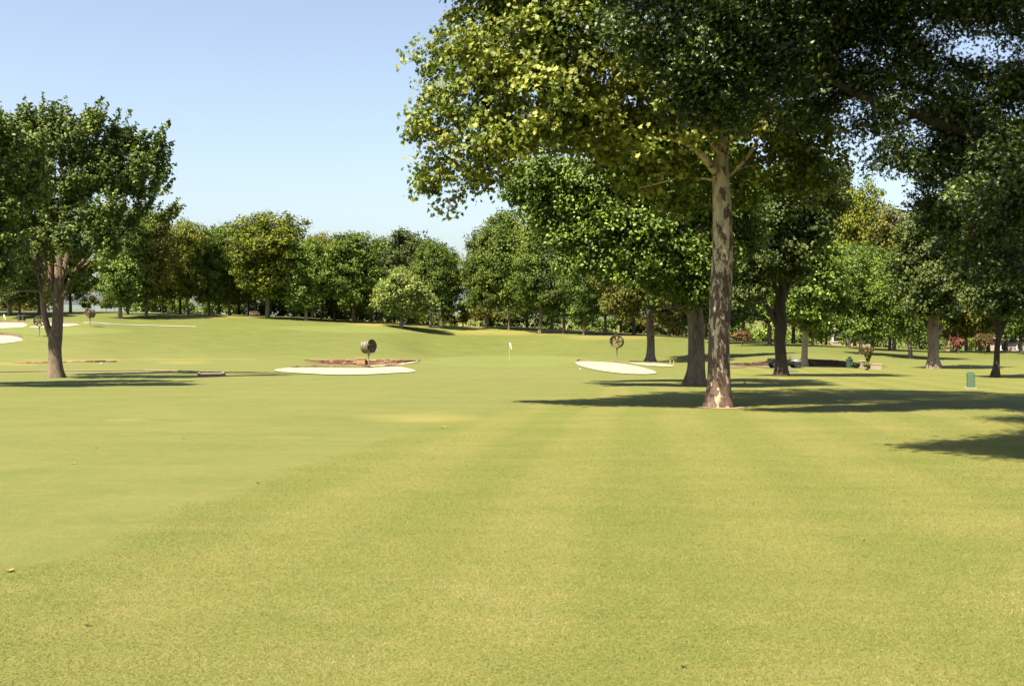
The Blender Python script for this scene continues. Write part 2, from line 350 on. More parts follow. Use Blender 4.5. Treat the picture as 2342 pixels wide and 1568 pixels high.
def ground_mat():
    m, n, l, bs = new_mat('mown turf')
    va = n.new('ShaderNodeVertexColor'); va.layer_name = 'zones'
    sp = n.new('ShaderNodeSeparateColor'); l.new(va.outputs[0], sp.inputs[0])
    ro, gr, dr, hi = sp.outputs[0], sp.outputs[1], sp.outputs[2], va.outputs[1]
    tc = n.new('ShaderNodeTexCoord'); v = tc.outputs['Object']
    mp = n.new('ShaderNodeMapping'); mp.inputs['Scale'].default_value = (0.55, 1.6, 1); mp.inputs['Rotation'].default_value = (0, 0, 0.35)
    l.new(v, mp.inputs[0])
    big = noise(n, l, v, 0.09, 4, 0.6); mid = noise(n, l, mp.outputs[0], 0.55, 5, 0.65, 0.3); sml = noise(n, l, v, 4.5, 5, 0.7); fine = noise(n, l, v, 42, 4, 0.75)
    tiny = noise(n, l, v, 160, 3, 0.8)
    fair = ramp(n, l, mid, [(0.3, (0.088, 0.101, 0.026)), (0.7, (0.120, 0.123, 0.038))])
    rgh = ramp(n, l, mid, [(0.3, (0.102, 0.115, 0.027)), (0.7, (0.144, 0.138, 0.041))])
    c = mix(n, l, ro, fair, rgh)
    hc = ramp(n, l, mid, [(0.32, (0.064, 0.082, 0.017)), (0.52, (0.086, 0.100, 0.024)), (0.72, (0.126, 0.114, 0.037))])
    c = mix(n, l, hi, c, hc)
    c = mix(n, l, gr, c, ramp(n, l, mid, [(0.3, (0.095, 0.118, 0.031)), (0.7, (0.113, 0.131, 0.037))]))
    c = mix(n, l, ramp(n, l, big, [(0.35, 0.0), (0.7, 0.30)]), c, (0.077, 0.105, 0.019))
    pat = ramp(n, l, math_n(n, l, 'MULTIPLY_ADD', mid, 0.5, math_n(n, l, 'MULTIPLY', dr, 0.7)), [(0.42, 0.0), (0.95, 0.7)])
    c = mix(n, l, pat, c, (0.208, 0.175, 0.053))
    yl = ramp(n, l, sml, [(0.5, 0.0), (0.78, 0.55)])
    c = mix(n, l, yl, c, (0.171, 0.144, 0.041))
    # individual blades: light and dark flecks
    sp2 = ramp(n, l, fine, [(0.30, 0.62), (0.52, 1.0), (0.74, 1.30)])
    sp3 = ramp(n, l, tiny, [(0.30, 0.72), (0.52, 1.0), (0.72, 1.22)])
    c = mix(n, l, math_n(n, l, 'MULTIPLY_ADD', ro, 0.55, 0.35), c, mix(n, l, 1.0, mix(n, l, 1.0, c, sp2, 'MULTIPLY'), sp3, 'MULTIPLY'))
    # mowing bands, faint
    wv = n.new('ShaderNodeTexWave'); wv.wave_type = 'BANDS'; wv.bands_direction = 'X'; wv.inputs['Scale'].default_value = 0.155
    wv.inputs['Distortion'].default_value = 1.8; wv.inputs['Detail'].default_value = 2; wv.inputs['Detail Scale'].default_value = 0.5
    mp2 = n.new('ShaderNodeMapping'); mp2.inputs['Rotation'].default_value = (0, 0, 0.126); l.new(v, mp2.inputs[0]); l.new(mp2.outputs[0], wv.inputs[0])
    band = ramp(n, l, wv.outputs['Fac'], [(0.25, (0.90, 0.95, 0.86)), (0.75, (1.07, 1.04, 1.08))])
    c = mix(n, l, math_n(n, l, 'MULTIPLY_ADD', ro, 0.75, 0.12), c, mix(n, l, 1.0, c, band, 'MULTIPLY'))
    l.new(c, bs.inputs['Base Color']); bs.inputs['Roughness'].default_value = 0.85; bs.inputs['Specular IOR Level'].default_value = 0.15
    hgt = math_n(n, l, 'MULTIPLY_ADD', fine, 0.6, math_n(n, l, 'MULTIPLY', sml, 0.35))
    hgt = math_n(n, l, 'MULTIPLY_ADD', tiny, 0.35, hgt)
    bump(n, l, hgt, bs, 0.55, 0.02)
    return m
GM = ground_mat(); ground = link('ground', gm, GM); tag(ground, kind='structure')

# near turf: real blades
def turf():
    rng = np.random.default_rng(3)
    N = 1500000
    Y = 4.3 * (30.0 / 4.3) ** (rng.random(N) ** 0.9)
    X = (rng.random(N) * 2 - 1) * (Y * 0.56 + .4)
    lx = np.interp(Y, [L0.y - 3, L0.y, L05.y, L1.y, L2.y, L25.y, L3.y], [L0.x - 3.2, L0.x, L05.x, L1.x, L2.x, L25.x, L3.x])
    rr = sm(-.25, .25, X - lx - 0.15 * np.sin(Y * 1.7) - 0.10 * np.sin(Y * 4.1))
    keep = rng.random(N) < (0.5 + 0.5 * rr) * (1 - sm(11, 29, Y))
    X, Y, rr = X[keep], Y[keep], rr[keep]; N = len(X)
    Z = Hn(X, Y)
    a = rng.random(N) * 2 * math.pi; h = (0.005 + 0.009 * rng.random(N)) * (0.6 + 0.4 * rr); wd = 0.0010 + 0.0010 * rng.random(N) + 0.00013 * Y
    big = rng.random(N) > 0.985; h[big] *= 1.8
    ln = h * (0.8 + 1.6 * rng.random(N))
    b = rng.random(N) * 2 * math.pi
    base = np.stack([X, Y, Z - 0.003], 1)
    side = np.stack([np.cos(a), np.sin(a), np.zeros(N)], 1) * wd[:, None]
    tip = base + np.stack([np.cos(b) * ln, np.sin(b) * ln, h], 1)
    v = np.stack([base - side, base + side, tip], 1).reshape(-1, 3)
    # straw-coloured blades gather in patches, as in worn turf
    pn = np.sin(X * 1.9 + np.sin(Y * 1.3) * 1.7) * np.sin(Y * 1.1 + np.sin(X * .9) * 2) * .7
    for k_ in range(8):
        a_ = rng.random() * 6.28; f_ = 3.0 * 1.45 ** k_ * .6; q_ = rng.random() * 6.28; a2 = rng.random() * 6.28
        pn = pn + np.sin((X * math.cos(a_) + Y * math.sin(a_)) * f_ + q_) * np.sin((X * math.cos(a2) + Y * math.sin(a2)) * f_ * .8 + q_ * 2) * .42
    strp = np.sin((X * .992 - Y * .126) * 3.1 + .6 * np.sin(Y * .4)) * .06
    t = np.clip(rng.random(N) * .66 + .20 * pn + .14 + strp * rr, 0, 1)
    me = fast_mesh('grass', v, np.full(N, 3), np.arange(3 * N), False, t)
    m, n, l, bs = new_mat('turf blades')
    at = n.new('ShaderNodeAttribute'); at.attribute_name = 'tint'
    c = ramp(n, l, at.outputs['Fac'], [(0.0, (0.104, 0.127, 0.026)), (0.42, (0.147, 0.164, 0.038)), (0.70, (0.184, 0.178, 0.050)), (0.88, (0.248, 0.213, 0.086)), (1.0, (0.308, 0.243, 0.121))])
    l.new(c, bs.inputs['Base Color']); bs.inputs['Roughness'].default_value = 0.6; bs.inputs['Specular IOR Level'].default_value = .3
    tr = n.new('ShaderNodeBsdfTranslucent'); l.new(c, tr.inputs[0])
    ms = n.new('ShaderNodeMixShader'); ms.inputs[0].default_value = .3
    l.new(bs.outputs[0], ms.inputs[1]); l.new(tr.outputs[0], ms.inputs[2]); l.new(ms.outputs[0], n['Material Output'].inputs[0])
    o = link('grass', me, m)
    tag(o, 'short yellow green turf with straw coloured blades covering the foreground', 'grass', kind='stuff')
turf()

# distant land
def hills():
    mb = MB(); n = 160
    vs = []
    for i in range(n + 1):
        x = -2600 + 5200 * i / n
        h = -6 + 22 * math.exp(-((x + 120) / 150) ** 2) + 10 * math.sin(i * .23) * .5 + 5 * math.sin(i * .71 + 1) * .4 + 3 * math.sin(i * 1.9) * .3
        vs += [(x, 3000, -60), (x, 3050, CAMZ + h), (x, 3500, CAMZ + h * .4 - 8)]
    fs = []
    for i in range(n):
        for k in (0, 1): fs.append((i * 3 + k, (i + 1) * 3 + k, (i + 1) * 3 + k + 1, i * 3 + k + 1))
    mb.add(vs, fs)
    o = mb.build('hills', plain('wooded hills', (0.13, 0.17, 0.16), 1.0, 0, .2, 0.02), smooth=True); tag(o, kind='structure')
hills()

# ------------------------------------------------------------------ bunkers and paths
sand = plain('bunker sand', (0.26, 0.24, 0.165), 0.95, 0, .08, 1.5, k=1)
soil = bark_mat('bunker lip soil', (0.10, 0.065, 0.035), (0.24, 0.17, 0.09), 5, .5, 1)
lip_turf_unused = plain('bunker lip turf', (0.20, 0.215, 0.055), 0.95, 0, .15, 3)
def smooth_poly(pts, n=6):
    m = len(pts); out = []
    for i in range(m):
        p0, p1, p2, p3 = (np.array(pts[(i + k) % m], float) for k in (-1, 0, 1, 2))
        for j in range(n):
            t = j / n
            out.append(0.5 * ((2 * p1) + (-p0 + p2) * t + (2 * p0 - 5 * p1 + 4 * p2 - p3) * t * t + (-p0 + 3 * p1 - 3 * p2 + p3) * t ** 3))
    return out
def inside(px, py, poly):
    c = False; j = len(poly) - 1
    for i in range(len(poly)):
        xi, yi = poly[i]; xj, yj = poly[j]
        if (yi > py) != (yj > py) and px < (xj - xi) * (py - yi) / (yj - yi) + xi: c = not c
        j = i
    return c
def sheet(wp, step, dz):                                  # sheet over the land inside a world outline
    xs_ = [p[0] for p in wp]; ys_ = [p[1] for p in wp]
    pts = [Vector(p) for p in wp]; nb = len(pts)
    x = min(xs_)
    while x < max(xs_):
        y = min(ys_)
        while y < max(ys_):
            q = (x + random.uniform(-.2, .2) * step, y + random.uniform(-.2, .2) * step)
            if inside(*q, wp) and min((q[0] - a) ** 2 + (q[1] - b) ** 2 for a, b in wp) > (step * .4) ** 2: pts.append(Vector(q))
            y += step
        x += step
    v, e, f, *_ = delaunay_2d_cdt(pts, [], [list(range(nb))], 1, 1e-5)
    return [(p.x, p.y, H(p.x, p.y) + dz) for p in v], [tuple(q) for q in f]
def bunker(pts, y0=4, lip=0.16, label=None, step=1.0, ymax=240):
    sp_ = smooth_poly(pts)
    wp = []
    for x, y in sp_:
        h_ = hit(x, y, y0, ymax); wp.append((h_.x, h_.y))
    v, f = sheet(wp, step, 0.045)
    mb = MB(); mb.add(v, f); o = mb.build('sand_bunker', sand, smooth=True); tag(o, kind='structure')
    # turf lip standing along the far side
    c = np.mean(wp, axis=0); s_, t_ = MB(), MB(); n_ = len(wp)
    ar = sum(wp[i][0] * wp[(i + 1) % n_][1] - wp[(i + 1) % n_][0] * wp[i][1] for i in range(n_))
    sg = 1 if ar > 0 else -1
    rows = []
    for i, p in enumerate(wp):
        a = np.array(wp[i - 1]); b = np.array(wp[(i + 1) % n_]); d = b - a; nl = np.hypot(*d) + 1e-9
        nrm = np.array([d[1], -d[0]]) / nl * sg
        rows.append((np.array(p), nrm, max(0.0, min(1.0, nrm[1] * 1.6))))
    for i in range(n_):
        q0, q1 = rows[i], rows[(i + 1) % n_]
        if q0[2] + q1[2] <= 0.02: continue
        vs = []
        for q in (q0, q1):
            h = lip * 1.5 * q[2] * (1 + .25 * math.sin(q[0][0] * 3.1)); p = q[0]
            prof = [(-.05, .03), (0.02, h), (0.45, h * .95), (1.3, h * .45), (2.6, -.03)]
            for o_, z in prof:
                r = p + q[1] * o_; vs.append((r[0], r[1], H(r[0], r[1]) + z))
        s_.add(vs, [(0, 5, 6, 1)]); t_.add(vs, [(1, 6, 7, 2), (2, 7, 8, 3), (3, 8, 9, 4)])
    if s_.f:
        s_.build('lip_face', soil, o); t_.build('lip_turf', GM, o, smooth=True)
    return o
bunker([(627, 847), (660, 842), (730, 841.5), (800, 842.5), (850, 842), (890, 839.5), (925, 841), (950, 850), (900, 854), (830, 857.5), (765, 858), (700, 855), (650, 852)], lip=.14)
bunker([(838, 838), (870, 835), (905, 832), (940, 828), (962, 824), (948, 829.5), (915, 834.5), (870, 838.5)], lip=.12)
bunker([(1316, 829), (1335, 827), (1395, 829.5), (1440, 835), (1480, 844), (1502, 853), (1480, 856.5), (1425, 855), (1370, 848), (1330, 838)], lip=.16)
bunker([(1436, 829), (1470, 830.5), (1510, 832), (1542, 837), (1525, 838.5), (1490, 837), (1455, 833)], y0=60, lip=.08)
bunker([(-60, 768), (0, 767), (35, 770), (53, 777), (38, 782), (0, 786), (-60, 788)], lip=.2)
bunker([(-80, 740), (-20, 738), (30, 738), (59, 740), (58, 747), (30, 750), (-40, 751)], y0=128, lip=.2)
bunker([(66, 742), (90, 739), (140, 739.5), (182, 742.5), (150, 747), (100, 749.5), (70, 749)], y0=128, lip=.15)

asphalt = plain('pale cart path', (0.40, 0.37, 0.31), 0.9, 0, .1, 2)
def path(pts, wd, name, mat, dz=.03):
    cen = []
    for a, b in zip(pts[:-1], pts[1:]):
        for k in range(10): cen.append(a.lerp(b, k / 10))
    cen.append(pts[-1]); mb = MB(); vs = []
    for i, p in enumerate(cen):
        d = cen[min(i + 1, len(cen) - 1)] - cen[max(i - 1, 0)]; nn = Vector((-d.y, d.x, 0)).normalized()
        for s_ in (-1, -.33, .33, 1):
            q = p + nn * wd / 2 * s_; vs.append((q.x, q.y, H(q.x, q.y) + dz))
    mb.add(vs, [(i * 4 + k, i * 4 + k + 1, i * 4 + k + 5, i * 4 + k + 4) for i in range(len(cen) - 1) for k in range(3)])
    o = mb.build(name, mat, smooth=True); tag(o, kind='structure'); return o
path([hit(-120, 735, 150), hit(60, 736, 150), hit(160, 739, 138), hit(250, 741.5, 134), hit(350, 744.5, 130), hit(448, 747.5, 128)], 1.6, 'cart_path', asphalt, .05)
path([hit(x, y, 55) for x, y in ((1655, 842), (1700, 836), (1750, 838), (1790, 842), (1800, 850))], 1.6, 'cart_path', plain('shaded earth path', (0.15, 0.14, 0.07), .95), .03)

# ------------------------------------------------------------------ trees
def q_leaf(kind):
    if kind == 'lobed':      # sycamore: five lobes
        a = [(0, -.5), (.12, -.32), (.42, -.36), (.30, -.08), (.52, .10), (.22, .16), (.0, .56), (-.22, .16), (-.52, .10), (-.30, -.08), (-.42, -.36), (-.12, -.32)]
    elif kind == 'oak':      # narrow, deep lobed
        a = [(0, -.55), (.06, -.2), (.30, -.12), (.08, .02), (.26, .2), (.06, .24), (0, .6), (-.06, .24), (-.26, .2), (-.08, .02), (-.30, -.12), (-.06, -.2)]
    elif kind == 'tri':
        a = [(0, -.5), (.42, .0), (.12, .55), (-.40, .12)]
    else:
        a = [(0, -.55), (.34, -.1), (.28, .3), (0, .6), (-.32, .22), (-.3, -.2)]
    return np.array(a)
def leaf_mesh(name, cen, nrm, size, kind, rng, tint, spin=True):
    N = len(cen); sh = q_leaf(kind); K = len(sh)
    nrm = nrm / (np.linalg.norm(nrm, axis=1, keepdims=True) + 1e-9)
    r = rng.normal(size=(N, 3)); a = np.cross(nrm, r); a /= (np.linalg.norm(a, axis=1, keepdims=True) + 1e-9); b = np.cross(nrm, a)
    fold = 0.22
    v = (cen[:, None, :] + size[:, None, None] * (a[:, None, :] * sh[None, :, 0:1] + b[:, None, :] * sh[None, :, 1:2]
         + nrm[:, None, :] * (np.abs(sh[None, :, 0:1]) * fold - (sh[None, :, 1:2] ** 2) * 0.25)))
    return fast_mesh(name, v.reshape(-1, 3), np.full(N, K), np.arange(N * K), False, tint)

def crown_points(blobs, n_leaf, rc, per, rng, spike=0.0, shell=0.45):
    """blobs: (centre, radius, weight). Returns leaf centres, outward normals and clump centres."""
    C = np.array([tuple(b[0]) for b in blobs]); Rr = np.array([b[1] for b in blobs]); W = np.array([b[2] for b in blobs]) * Rr ** 2
    nc = max(8, int(n_leaf / per)); w_ = W / W.sum()
    ib = rng.choice(len(blobs), nc, p=w_)
    d = rng.normal(size=(nc, 3)); d /= np.linalg.norm(d, axis=1, keepdims=True)
    rad = shell + (1.04 - shell) * rng.random(nc) ** 0.55
    jit = 1 + rng.normal(size=nc) * .09
    cc = C[ib] + d * (Rr[ib] * rad * jit)[:, None] * np.array([1, 1, .86])
    gc = np.average(C, axis=0, weights=w_)
    out = cc - gc; out[:, 2] *= .6; out /= (np.linalg.norm(out, axis=1, keepdims=True) + 1e-9)
    ic = np.repeat(np.arange(nc), per); M = len(ic)
    sc = (rc * (0.55 + 0.9 * rng.random(nc)))[ic]
    g = np.clip(rng.normal(size=(M, 3)), -1.7, 1.7) * .5; g[:, 2] *= .62
    lp = cc[ic] + g * sc[:, None]
    if spike > 0:
        dirn = out * .7 + np.array([0, 0, .9]); dirn /= np.linalg.norm(dirn, axis=1, keepdims=True)
        t = rng.random(M) * spike * (0.4 + rng.random(nc)[ic])
        lp = cc[ic] + g * (sc * (1 - .55 * t / spike))[:, None] * .8 + dirn[ic] * t[:, None]
    nr = rng.normal(size=(M, 3)) * .62 + out[ic] * .45 + (d[ic]) * .25 + np.array([0, 0, .55])
    tc_ = rng.normal(size=nc) * .14
    return lp, nr, cc, tc_[ic]

def tube_np(acc, pts, rads, n=8, flare=0.0, rng=None, lobes=5):
    pts = np.array([tuple(p) for p in pts], float); rads = np.array(rads, float)
    if len(pts) > 2 or True:
        # resample smoothly
        m = len(pts); out = []; ro = []
        for i in range(m - 1):
            p0, p1, p2, p3 = pts[max(i - 1, 0)], pts[i], pts[i + 1], pts[min(i + 2, m - 1)]
            k = 4 if n > 6 else 2
            for j in range(k):
                t = j / k
                out.append(0.5 * ((2 * p1) + (-p0 + p2) * t + (2 * p0 - 5 * p1 + 4 * p2 - p3) * t * t + (-p0 + 3 * p1 - 3 * p2 + p3) * t ** 3))
                ro.append(rads[i] * (1 - t) + rads[i + 1] * t)
        out.append(pts[-1]); ro.append(rads[-1]); pts = np.array(out); rads = np.array(ro)
    m = len(pts)
    d = np.gradient(pts, axis=0); d /= (np.linalg.norm(d, axis=1, keepdims=True) + 1e-9)
    ref = np.array([0.05, 1, 0.02]); a = np.cross(d, ref); bad = np.linalg.norm(a, axis=1) < .1
    a[bad] = np.cross(d[bad], np.array([1, 0, 0])); a /= np.linalg.norm(a, axis=1, keepdims=True); b = np.cross(d, a)
    th = np.linspace(0, 2 * math.pi, n, endpoint=False)
    ph = (rng.random() * 6.28) if rng is not None else 0
    h = pts[:, 2] - pts[0, 2]
    fl = 1 + flare * np.exp(-np.maximum(h - .15, 0) / .38)[:, None] * (1 + .45 * np.cos(lobes * th + ph))[None, :]
    wob = 1 + (0.05 * np.sin(th * 3 + ph)[None, :] * np.sin(h * 1.3 + ph)[:, None] + 0.04 * np.sin(th * 2 - h[:, None] * .9))
    rr = rads[:, None] * fl * wob
    v = pts[:, None, :] + a[:, None, :] * (np.cos(th)[None, :] * rr)[..., None] + b[:, None, :] * (np.sin(th)[None, :] * rr)[..., None]
    base = acc['n']; acc['v'].append(v.reshape(-1, 3)); acc['n'] += m * n
    i = np.arange(m - 1)[:, None] * n; k = np.arange(n)[None, :]; k2 = (k + 1) % n
    acc['f'].append((np.stack([i + k, i + k2, i + n + k2, i + n + k], -1) + base).reshape(-1, 4))

def make_tree(loc, trunk, limbs, blobs, lm, bm, n_leaf, leaf, kind='plain', rc=.45, per=26, spike=0.0, twigs=1.0, flare=.5, seed=1,
              fork=0.35, name='tree', shell=.45, segs=14, autolimb=True, trunk_name='trunk', tint0=.5, limbr=.035):
    """trunk/limbs: lists of (point, radius) in world metres; blobs: (centre, radius, weight) in world metres."""
    rng = np.random.default_rng(seed); loc = Vector(loc); L = np.array(tuple(loc))
    acc = {'v': [], 'f': [], 'n': 0}
    tube_np(acc, [p for p, r in trunk], [r for p, r in trunk], segs, flare, rng)
    nodes = [(np.array(tuple(p)), r) for p, r in trunk[max(1, int(len(trunk) * fork)):]]
    for lb in limbs:
        tube_np(acc, [p for p, r in lb], [r for p, r in lb], 8, 0, rng)
        nodes += [(np.array(tuple(p)), r) for p, r in lb[1:]]
    if autolimb:
        tb = nodes[0][0]
        for c, r, w_ in sorted(blobs, key=lambda b: (np.array(tuple(b[0])) - tb) @ (np.array(tuple(b[0])) - tb)):
            c = np.array(tuple(c)); best = None
            for p, pr in nodes:
                dd = np.linalg.norm(c - p); cost = dd * (1 + (2.0 if p[2] > c[2] + .2 else 0)) + (0.6 if pr < .05 else 0)
                if best is None or cost < best[0]: best = (cost, p, pr, dd)
            _, p, pr, dd = best
            if dd < .3: continue
            r0 = min(pr * .7, limbr * dd + .03); mid = (p + c) / 2 + np.array([rng.normal() * .06 * dd, rng.normal() * .06 * dd, -.07 * dd])
            pts = [p, p * .6 + mid * .4 + rng.normal(size=3) * .03 * dd, mid, mid * .45 + c * .55 + rng.normal(size=3) * .04 * dd, c]
            rs = [r0, r0 * .8, r0 * .62, r0 * .45, r0 * .28]
            tube_np(acc, pts, rs, 6, 0, rng)
            nodes += [(np.array(pts[2]), rs[2]), (c, rs[4])]
    lp, nr, cc, tcl = crown_points(blobs, n_leaf, rc, per, rng, spike, shell)
    nn = np.array([p for p, r in nodes]); k = int(len(cc) * .35 * twigs)
    for j in rng.choice(len(cc), min(k, len(cc)), replace=False):
        c = cc[j]; dv = nn - c; dj = (dv ** 2).sum(1) * (1 + (nn[:, 2] > c[2])); i = dj.argmin(); dd = math.sqrt(((nn[i] - c) ** 2).sum())
        if dd < .25: continue
        p = nn[i]; m_ = (p + c) / 2 + rng.normal(size=3) * .1 * dd + np.array([0, 0, -.05 * dd]); r0 = min(.012 * dd + .012, nodes[i][1])
        tube_np(acc, [p, m_, c], [r0, r0 * .6, r0 * .25], 4, 0, rng)
    V = np.concatenate(acc['v']) - L; Fa = np.concatenate(acc['f'])
    me = fast_mesh(trunk_name, V, np.full(len(Fa), 4), Fa.ravel(), True)
    root = empty(name, loc)
    link(trunk_name, me, BM[bm], root)
    sz = leaf * (0.65 + .7 * rng.random(len(lp)))
    tint = np.clip(tint0 + tcl + rng.normal(size=len(lp)) * .2, 0, 1)
    link('crown', leaf_mesh('crown', lp - L, nr, sz, kind, rng, tint), LM[lm], root)
    return root

def px_tree(x, Y, trunk, blobs, lm, bm, n_leaf, leaf, limbs=(), dscale=1.0, seed=1, up=None, **kw):
    """trunk: (x, y, width) picture measures at depth Y; blobs: (x, y, r[, depth offset m])."""
    rng = np.random.default_rng(seed + 100)
    b0 = on(x, Y); s = Y / F
    tr = [(b0 - Vector((0, 0, .15)), trunk[0][2] * s / 2)]
    for i, (px, py, pw) in enumerate(trunk):
        p = P(px, py, Y)
        if p.z <= b0.z + .05: continue
        tr.append((p, pw * s / 2))
    lb = [[(P(q[0], q[1], Y + (q[3] if len(q) > 3 else 0)), q[2] * s / 2) for q in lim] for lim in limbs]
    xs_ = [b[0] for b in blobs]; cxm = (min(xs_) + max(xs_)) / 2; hw = (max(xs_) - min(xs_)) / 2 * s + 1e-3
    bl = []
    for i, b in enumerate(blobs):
        if len(b) > 3: offs = [b[3]]
        else:                                             # round crown: a front and a back lobe, less deep towards the sides
            e = abs(b[0] - cxm) * s / (hw * 1.05); dep = hw * math.sqrt(max(.05, 1 - e * e)) * dscale * .62
            offs = [-dep + rng.normal() * .3, dep + rng.normal() * .3] if dep > .8 else [rng.normal() * .3]
        for o_ in offs:
            bl.append((P(b[0], b[1], Y + o_), b[2] * s * (1 + .0 * o_), 1.0 if o_ <= 1 else .6))
    if up: bl += up
    return make_tree(b0, tr, lb, bl, lm, bm, n_leaf, leaf, seed=seed, **kw)

# the sycamore with flaking bark
def P28(x, y, d=0, Y=28.0): return P(x, y, Y + d)
syc_trunk = [(1645, 915, 56), (1645, 870, 52), (1644, 800, 50), (1646, 720, 49), (1650, 640, 48), (1653, 560, 44), (1652, 480, 41), (1649, 420, 39), (1648, 370, 36), (1655, 310, 28), (1664, 230, 24), (1672, 120, 20), (1668, 0, 17), (1672, -150, 13), (1665, -320, 9)]
syc_limbs = [
 [(1642, 405, 20), (1612, 362, 17, -.8), (1575, 330, 13, -1.0), (1530, 316, 12, -1.3), (1480, 311, 11, -1.6), (1430, 313, 10, -1.9), (1385, 305, 10, -2.0), (1340, 297, 9, -2.0), (1290, 304, 7, -1.9), (1240, 306, 6, -1.9), (1180, 314, 5, -1.6), (1120, 335, 5, -1.8), (1050, 345, 3, -1)],
 [(1648, 360, 17), (1610, 300, 13, -.6), (1540, 255, 11, -1), (1460, 215, 10, -1.3), (1380, 200, 9, -1.4), (1310, 188, 8, -1.2), (1230, 175, 6, -1), (1120, 160, 4, -1)],
 [(1655, 310, 15), (1600, 210, 12, -.8), (1500, 110, 10, -1.6), (1390, 20, 8, -2), (1280, -60, 6, -2), (1180, -120, 4, -2)],
 [(1660, 405, 12), (1685, 385, 9), (1712, 355, 8), (1742, 300, 7), (1755, 250, 6), (1800, 180, 4)],
 [(1640, 412, 8), (1600, 407, 6), (1560, 405, 6), (1510, 418, 4), (1460, 430, 3)],
 [(1655, 330, 12), (1720, 290, 9, 1), (1800, 270, 7, 2), (1870, 250, 4, 2)],
]
syc_blobs = [(1750, 300, 60, 1), (1820, 280, 65, 1.2), (1790, 220, 60, 1.5), (1870, 300, 50, 1.8), (1720, 350, 40, 1.4), (1850, 380, 50, 2), (1560, 310, 28, -2), (1470, 330, 26, -2.3), (1330, 310, 26, -2.6), (1250, 290, 30, -2.6), (1400, 285, 26, -2.6), (1200, 330, 34, -2.2), (1090, 50, 62, -.5), (1070, 130, 60, -1), (985, 140, 38, -.5), (1030, 90, 40, 0), (1000, 215, 30, -.4), (1060, 210, 60, -1.2), (1120, 140, 70, -1.8), (1130, 30, 70, -1),
 (965, 285, 38, -.5), (1020, 290, 60, -1), (1060, 370, 70, -.8), (975, 375, 42, 0), (985, 425, 36, .3), (1010, 465, 26, .3), (1090, 425, 26, .2), (1085, 455, 12, .2), (1120, 300, 80, -1.5), (1130, 390, 40, 0),
 (1200, 60, 80, -2), (1210, 180, 80, -2.2), (1210, 290, 75, -1.5), (1190, 20, 70, 1.5), (1180, 130, 90, 1.5), (1200, 270, 90, 1.5),
 (1300, 70, 90, -2.5), (1300, 200, 90, -2.6), (1310, 290, 70, -1.5), (1290, 120, 90, 2.5), (1310, 280, 90, 2),
 (1400, 70, 90, -2.0), (1420, 210, 90, -1.8), (1430, 320, 70, -1.2), (1380, 350, 50, .5), (1420, 150, 100, 3), (1420, 320, 80, 2.5),
 (1530, 120, 100, 0), (1530, 270, 90, 0), (1520, 390, 70, 0.5), (1460, 420, 50, .8), (1560, 450, 55, 1.2), (1540, 330, 80, 3), (1600, 420, 50, 2.5),
 (1640, 120, 110, 3), (1650, 260, 90, 3), (1760, 120, 100, 2.5), (1770, 260, 95, 2.5), (1760, 380, 70, 2), (1700, 440, 50, 2.5), (1850, 320, 80, 2), (1600, 270, 45, -1.5), (1700, 285, 40, -1.2), (1640, 230, 50, -1.6), (1880, 400, 60, 2.5), (1910, 360, 45, 2.5), (1870, 200, 90, 3), (1830, 440, 50, 3)]
syc_up = [(P28(x, y, d), r, w_) for x, y, d, r, w_ in (
 (1120, -60, -1, 1.3, 1.52), (1220, -90, -2, 1.6, 1.14), (1200, -100, 2, 1.6, 0.76), (1350, -130, -2, 1.9, 0.95), (1370, -140, 3, 2.0, 0.57), (1520, -120, -1, 2.2, 0.57), (1540, -150, 4, 2.4, 0.38),
 (1680, -130, 0, 2.4, 0.47), (1800, -100, 3, 2.4, 0.47), (1400, -300, 0, 2.6, 0.38), (1600, -360, 1, 2.8, 0.38), (1780, -280, 2, 2.6, 0.38), (1650, -520, 1, 2.6, 0.28), (1500, -430, 3, 2.4, 0.28))]
t = px_tree(1645, 28.0, syc_trunk, syc_blobs, 'sycamore', 'sycamore', 98000, .14, limbs=syc_limbs, seed=11, up=syc_up, kind='lobed', rc=.48, per=42,
            flare=.30, fork=.7, name='sycamore_tree', segs=22, shell=.5, twigs=1.0, limbr=.022)
tag(t, 'tall sycamore with mottled flaking pale trunk in the right foreground', 'tree')

# oak reaching in from the right, trunk outside the frame
Yo = 24.5
def PO(x, y, d=0): return P(x, y, Yo + d)
oak_tr = [(Vector((16.2, 25.5, H(16.2, 25.5) - .1)), .48), (Vector((16.1, 25.4, 1.5)), .42), (Vector((15.9, 25.3, 3.4)), .40), (Vector((16.0, 25.2, 6)), .33), (Vector((16.1, 25, 9)), .24), (Vector((16.2, 25, 13)), .12)]
s_ = Yo / F
oak_l = [[(Vector((15.9, 25.3, 3.2)), .20), (PO(2420, 350, .5), .18), (PO(2340, 335), .17), (PO(2250, 312), .15), (PO(2170, 290), .125), (PO(2100, 264), .11), (PO(2030, 240), .10), (PO(1960, 215), .09), (PO(1895, 182), .075), (PO(1800, 140, -.5), .06), (PO(1700, 90, -.8), .045), (PO(1580, 60, -1), .03)],
         [(PO(2250, 312), .11), (PO(2200, 250, .4), .09), (PO(2120, 210, .6), .07), (PO(2030, 170, .6), .05)],
         [(Vector((15.9, 25.3, 2.6)), .17), (PO(2440, 460), .14), (PO(2360, 450), .12), (PO(2280, 480), .08), (PO(2220, 540), .05)]]
